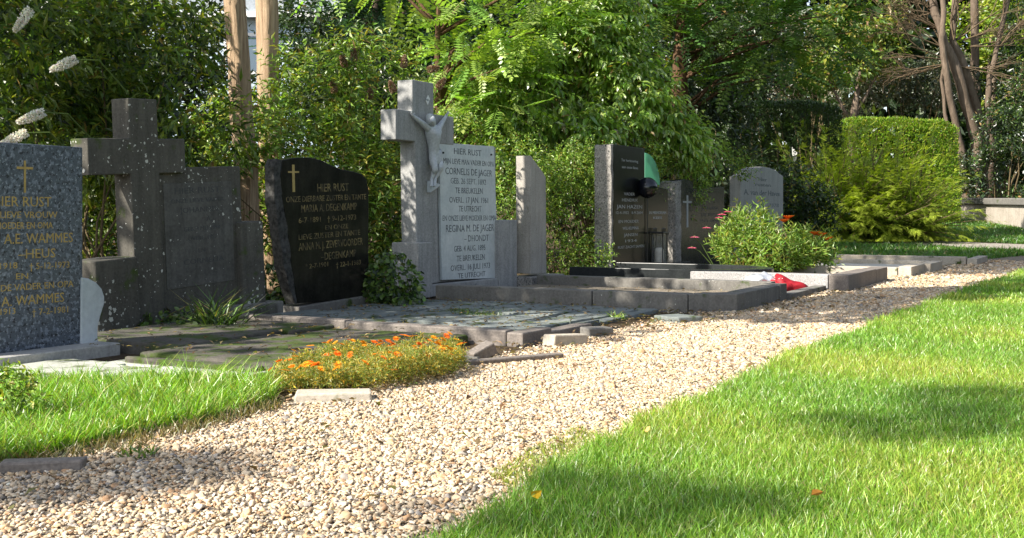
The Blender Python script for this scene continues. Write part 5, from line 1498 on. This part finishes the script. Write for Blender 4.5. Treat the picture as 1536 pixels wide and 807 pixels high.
# ---- dark wood closing the view
def wood():
    P_, D_ = [], []
    n = 75000
    x = rng.uniform(-38, 36, n); z = 13 * rng.random(n) ** 1.1; y = 46 + rng.uniform(0, 5, n) + 2*np.sin(x*.35) + 1.2*np.sin(x*.9 + z*.6)
    P = np.stack([x, y, z + 1.1], 1)
    D = rng.normal(0, 1, P.shape) + np.array([0, -.6, .1])
    L = rng.uniform(.4, .9, n)
    v, f = oriented(P, D, L, L*.55, (LEAF_T, LEAF_F), .4)
    c = pick(P_DARK + [(.02, .035, .015), (.04, .07, .02)], n, .25)
    o = link('wood', np_mesh('wood', v, [f], M['leaf'], np.repeat(c, 2, 0))); tag(o, 'dark green wood closing the background behind the shrubs', 'wood', None, 'stuff')
wood()
def thicket(label, px, Y, lst, n, L=.14, pal=P_DARK):
    b, bl = blobs_px(px, Y, lst)
    shrub('evergreen_shrub', label, 'shrub', b, bl, n, 8, L, L*.36, pal, .4, shell=.5, gap=-.6, freq=1.6, nst=10, strad=.02, mat='leaf_gloss', seed=random.random()*6)
thicket('dark evergreen thicket behind the white-flowered shrub', 80, 10.5, [(0, 120, 0, 1., .7, .9), (130, 120, 0, .9, .7, .9), (250, 180, .5, .9, .7, .8), (60, 300, -.6, .9, .6, .7), (220, 330, -.3, .8, .6, .6), (-120, 200, 0, .9, .7, 1.2), (60, 20, .3, 1., .8, .8), (230, 40, .5, .8, .7, .8)], 2300)
thicket('dark evergreen behind the two conifer trunks', 420, 14, [(400, 210, 0, .9, .7, .9), (500, 230, .3, 1., .7, .9), (600, 230, .5, 1., .7, 1.), (330, 240, 0, .8, .6, .8), (640, 330, .3, .8, .5, .6), (440, 330, 0, .9, .5, .6), (560, 120, .5, .9, .7, .8), (290, 120, .3, .45, .6, .8), (455, 60, .3, .35, .5, .6)], 2100)
thicket('dark evergreen mass behind the crucifix and lime shrub', 720, 17, [(700, 180, 0, 1.4, .8, 1.2), (830, 120, .3, 1.5, .8, 1.3), (960, 120, .5, 1.4, .8, 1.2), (620, 280, .3, 1.2, .8, 1.), (1040, 210, .8, 1.1, .8, 1.), (900, 300, .3, 1.4, .6, .7), (1060, 80, 1.2, 1.2, .9, 1.)], 2400, .18)
thicket('tall dark evergreen between the pinnate tree and the far rhododendrons', 1080, 31, [(1080, 90, 0, 1.7, 1., 1.5), (1130, 120, .5, 1.4, 1., 1.2), (1020, 120, 0, 1.5, 1, 1.4), (1080, 0, 0, 2., 1.2, 1.5)], 1100, .24)
thicket('dark evergreen behind the bare tree at the right edge', 1500, 34, [(1490, 140, 0, 1., 1., 1.2), (1545, 60, .3, 1., 1., 1.6), (1550, 180, 0, 1.3, 1., 1.4), (1610, 120, 0, 1.6, 1.2, 2.)], 900, .22)

# ---- unseen hedge added right of the frame for dark green reflections in polished stones
def far_side_hedge():
    n = 24000; root = empty('unseen_hedge', W(16, 13), (0, 0, YAW)); tag(root, 'unseen green hedge added right of the picture to darken reflections in the stones', 'hedge')
    x = rng.uniform(-28, 28, n); z = 4.6 * rng.random(n); y = -rng.random(n) * .8
    P = np.stack([x, y + .15*np.sin(x*1.3), z], 1); D = rng.normal(0, .6, P.shape) + np.array([0, .6, .2])
    v, f = oriented(P, D, .3 * rng.uniform(.6, 1.3, n), .15 * rng.uniform(.6, 1.3, n), (LEAF_T, LEAF_F), .4)
    link('foliage', np_mesh('foliage', v, [f], M['leaf'], np.repeat(pick(P_DARK + P_MID[:1], n, .2), 2, 0)), root)
    MB().box(-28, 28, -1.2, -.9, 0, 4.3).build('inner_growth', M['stem'], root)
far_side_hedge()

# ---- pale house glimpsed between the trunks
def house():
    Y0 = 33.; a = AT(335, 130, Y0); c = AT(492, 130, Y0); top = ZP(20, Y0)
    x0, x1 = a.x - 2.2, c.x + .3
    o = empty('house', ((x0 + x1)/2, Y0, float(hill(Y0)))); tag(o, 'pale blue house wall glimpsed between the conifer trunks', 'house')
    hw = (x1 - x0)/2; h = ZP(24, Y0) - o.location.z
    MB().box(-hw, hw, 0, 6, -.2, h).build('wall', M['house_wall'], o)
    MB().prism([(-hw - .3, h + .002), (hw + .3, h + .002), (hw - .6, h + 2.6), (-hw + .6, h + 2.6)], -.35, 6.3).build('roof', M['house_roof'], o)
    for k in range(3):
        xx = -hw + (k + .5) * hw * 2 / 3
        w_ = MB(); w_.box(xx - .55, xx + .55, -.05, .02, h - 1.7, h - .5); q = w_.build('window', M['white_plate'], o)
        for sx in (-1, 1): MB().box(xx + sx*.26 - .22, xx + sx*.26 + .22, -.065, -.052, h - 1.6, h - .6).build('pane', M['window_glass'], q)
    MB().box(-hw - .32, hw + .32, -.45, -.352, h - .1, h + .06).build('gutter', M['white_plate'], o)
house()

# ---- trees outside the frame on the sun's side, whose crowns shade the graves and the lawn
def shade_tree(name, label, x, y, h, blobs, n, seed, r=.12, L=.2, lr=.45, sparse=None):
    lim = []
    for bl in blobs:
        e = Vector(bl[:3]); p0 = Vector((0, 0, min(h*.8, e.z*.75)))
        lim.append(([p0, p0.lerp(e, .5) + Vector((0, 0, .2)), e], r*lr))
    return tree(name, label, Vector((x, y, 0)), [(Vector((0, 0, -.05)), r*1.3), (Vector((0, 0, h*.4)), r), (Vector((.05, 0, h*.8)), r*.7), (Vector((.05, .05, h)), r*.3)], lim, blobs, n, L, L*.45, P_MID, 'bark_grey', seed=seed, gap=-.15, frq=1.7, sparse=sparse)
shade_tree('maple_tree', 'broad leafy tree left of the picture shading the old graves', -4.9, 4.6, 5.4, [(.2, .9, 3.9, .75, .75, .45), (1.6, .5, 4.0, .75, .5, .35), (2.7, 1.2, 4.1, .75, .55, .35), (3.8, 1.9, 4.2, .7, .5, .35), (-.2, -.6, 5.6, .7, .5, .5), (2.5, .1, 4.1, .7, .6, .3), (3.5, 1.0, 4.1, .7, .6, .3), (4.5, 2.1, 4.1, .7, .6, .3), (5.5, 3.3, 4.2, .7, .6, .3)], 6500, 1., .13, .17, sparse=([(1.1, 2.8, 4.0, .8, .7, .4), (-.3, 1.3, 3.9, .9, .7, .4), (1.6, 1.9, 3.9, .8, .6, .4), (-.7, -1.6, 4.0, .9, .7, .4), (.5, -.9, 4.0, .9, .7, .4), (-.9, -.6, 4.1, .8, .7, .4)], 1150))
def back_to_sun(px, py, k):                                  # where a leaf must hang to shade this point of the lawn
    p = G(px, py); return Vector((p.x + SUN_AZ[0]*k, p.y + SUN_AZ[1]*k, k * math.tan(SUN_EL)))
bx, by = -12.2, -8.2
bb = []
for px, py, k, rx, ry, rz in ((1130, 655, 13, .34, .14, .2), (1350, 650, 13, .42, .14, .2), (850, 770, 13, .34, .16, .2), (1010, 790, 13, .3, .1, .15), (1510, 610, 13, .25, .2, .2), (1500, 715, 13, .25, .15, .2), (70, 722, 13, .36, .11, .22), (170, 702, 13, .2, .08, .2)):
    q = back_to_sun(px, py, k); bb.append((q.x - bx, q.y - by, q.z, rx, ry, rz))
bb += bb[-2:] * 4
shade_tree('birch_tree', 'tall slender tree standing left of the lawn out of the picture', bx, by, 12.5, bb, 1050, 2., .14, .14, .12)
b = base_at(940, 19.5)  # unseen tree added so that its crown shades the dark hedge
tree('conifer', 'tall dark conifer added unseen behind the lime shrub, its crown shading the dark hedge', b, [(Vector((0, 0, -.1)), .2), (Vector((0, 0, 3)), .17), (Vector((.1, 0, 6)), .12), (Vector((.1, 0, 9)), .05)], [([Vector((0, 0, 4.6)), Vector((.8, .6, 5.3)), Vector((1.8, 1., 5.6))], .06)],
     [(.2, .2, 5.6, 1.3, 1.2, .9), (1.5, .9, 5.7, 1.4, 1.0, .8), (2.4, 1.2, 6.4, 1.2, 1., .8), (.1, .2, 7.4, 1.2, 1.1, 1.1)], 6000, .26, .09, P_DARK, 'bark_red', seed=4.)

# ---- fallen leaves and litter
def litter():
    P, L = [], []
    def sc(s0, s1, t0, t1, n, z):
        s = rng.uniform(s0, s1, n); t = rng.uniform(t0, t1, n); P.append(row_pts(s, t, z))
    sc(-4.8, -2.2, 1.75, 2.45, 500, .012); sc(-2.8, -.8, .15, 2.0, 620, .030); sc(-2.0, -.7, 2.05, 2.6, 320, .012); sc(-4.3, -3., .2, 1.8, 220, .058); sc(-.6, 2.4, 2.52, 2.75, 320, .012); sc(2.4, 9, 2.75, 3.3, 420, .014); sc(-.6, .9, .3, 2.3, 160, .036)
    sc(-8, 3, -2.5, 0, 2600, .004); sc(-6.5, 4, 2.2, 3.5, 420, .014)
    P = np.concatenate(P); n = len(P)
    a = rng.uniform(0, 6.28, n); D = np.stack([np.cos(a), np.sin(a), rng.normal(0, .25, n)], 1)
    v, f = oriented(P, D, rng.uniform(.015, .045, n), rng.uniform(.008, .024, n), (LEAF_T, LEAF_F), .85)
    c = np.repeat(pick([(.16, .10, .05), (.24, .17, .09), (.10, .065, .035), (.3, .22, .12), (.13, .12, .04)], n, .25), 2, 0)
    o = link('leaf_litter', np_mesh('leaf_litter', v, [f], M['leaf_soft'], c)); tag(o, 'brown dead leaves and debris scattered along the graves and path edge', 'leaf litter', None, 'stuff')
litter()
def fallen(px, py, L, col, label):
    p = G(px, py); p.z = .045
    v, f = oriented(np.zeros((1, 3)), np.array([[.5, -.4, .35]]), np.array([L]), np.array([L*.75]), (WIDE_T, WIDE_F), .6)
    o = link('fallen_leaf', np_mesh('fallen_leaf', v, [f], M['petal'], np.tile(col, (len(WIDE_F), 1))), None, p); tag(o, label, 'leaf', 'fallen leaves on the lawn')
fallen(797, 776, .030, (.72, .45, .03), 'bright yellow fallen leaf at the bottom edge of the lawn')
fallen(1217, 774, .030, (.62, .26, .06), 'orange-brown fallen leaf low on the lawn')
fallen(966, 670, .026, (.62, .42, .16), 'pale tan fallen leaf near the middle of the lawn')
fallen(1118, 568, .040, (.16, .09, .04), 'brown dead leaf on the lawn edge by the gravel')
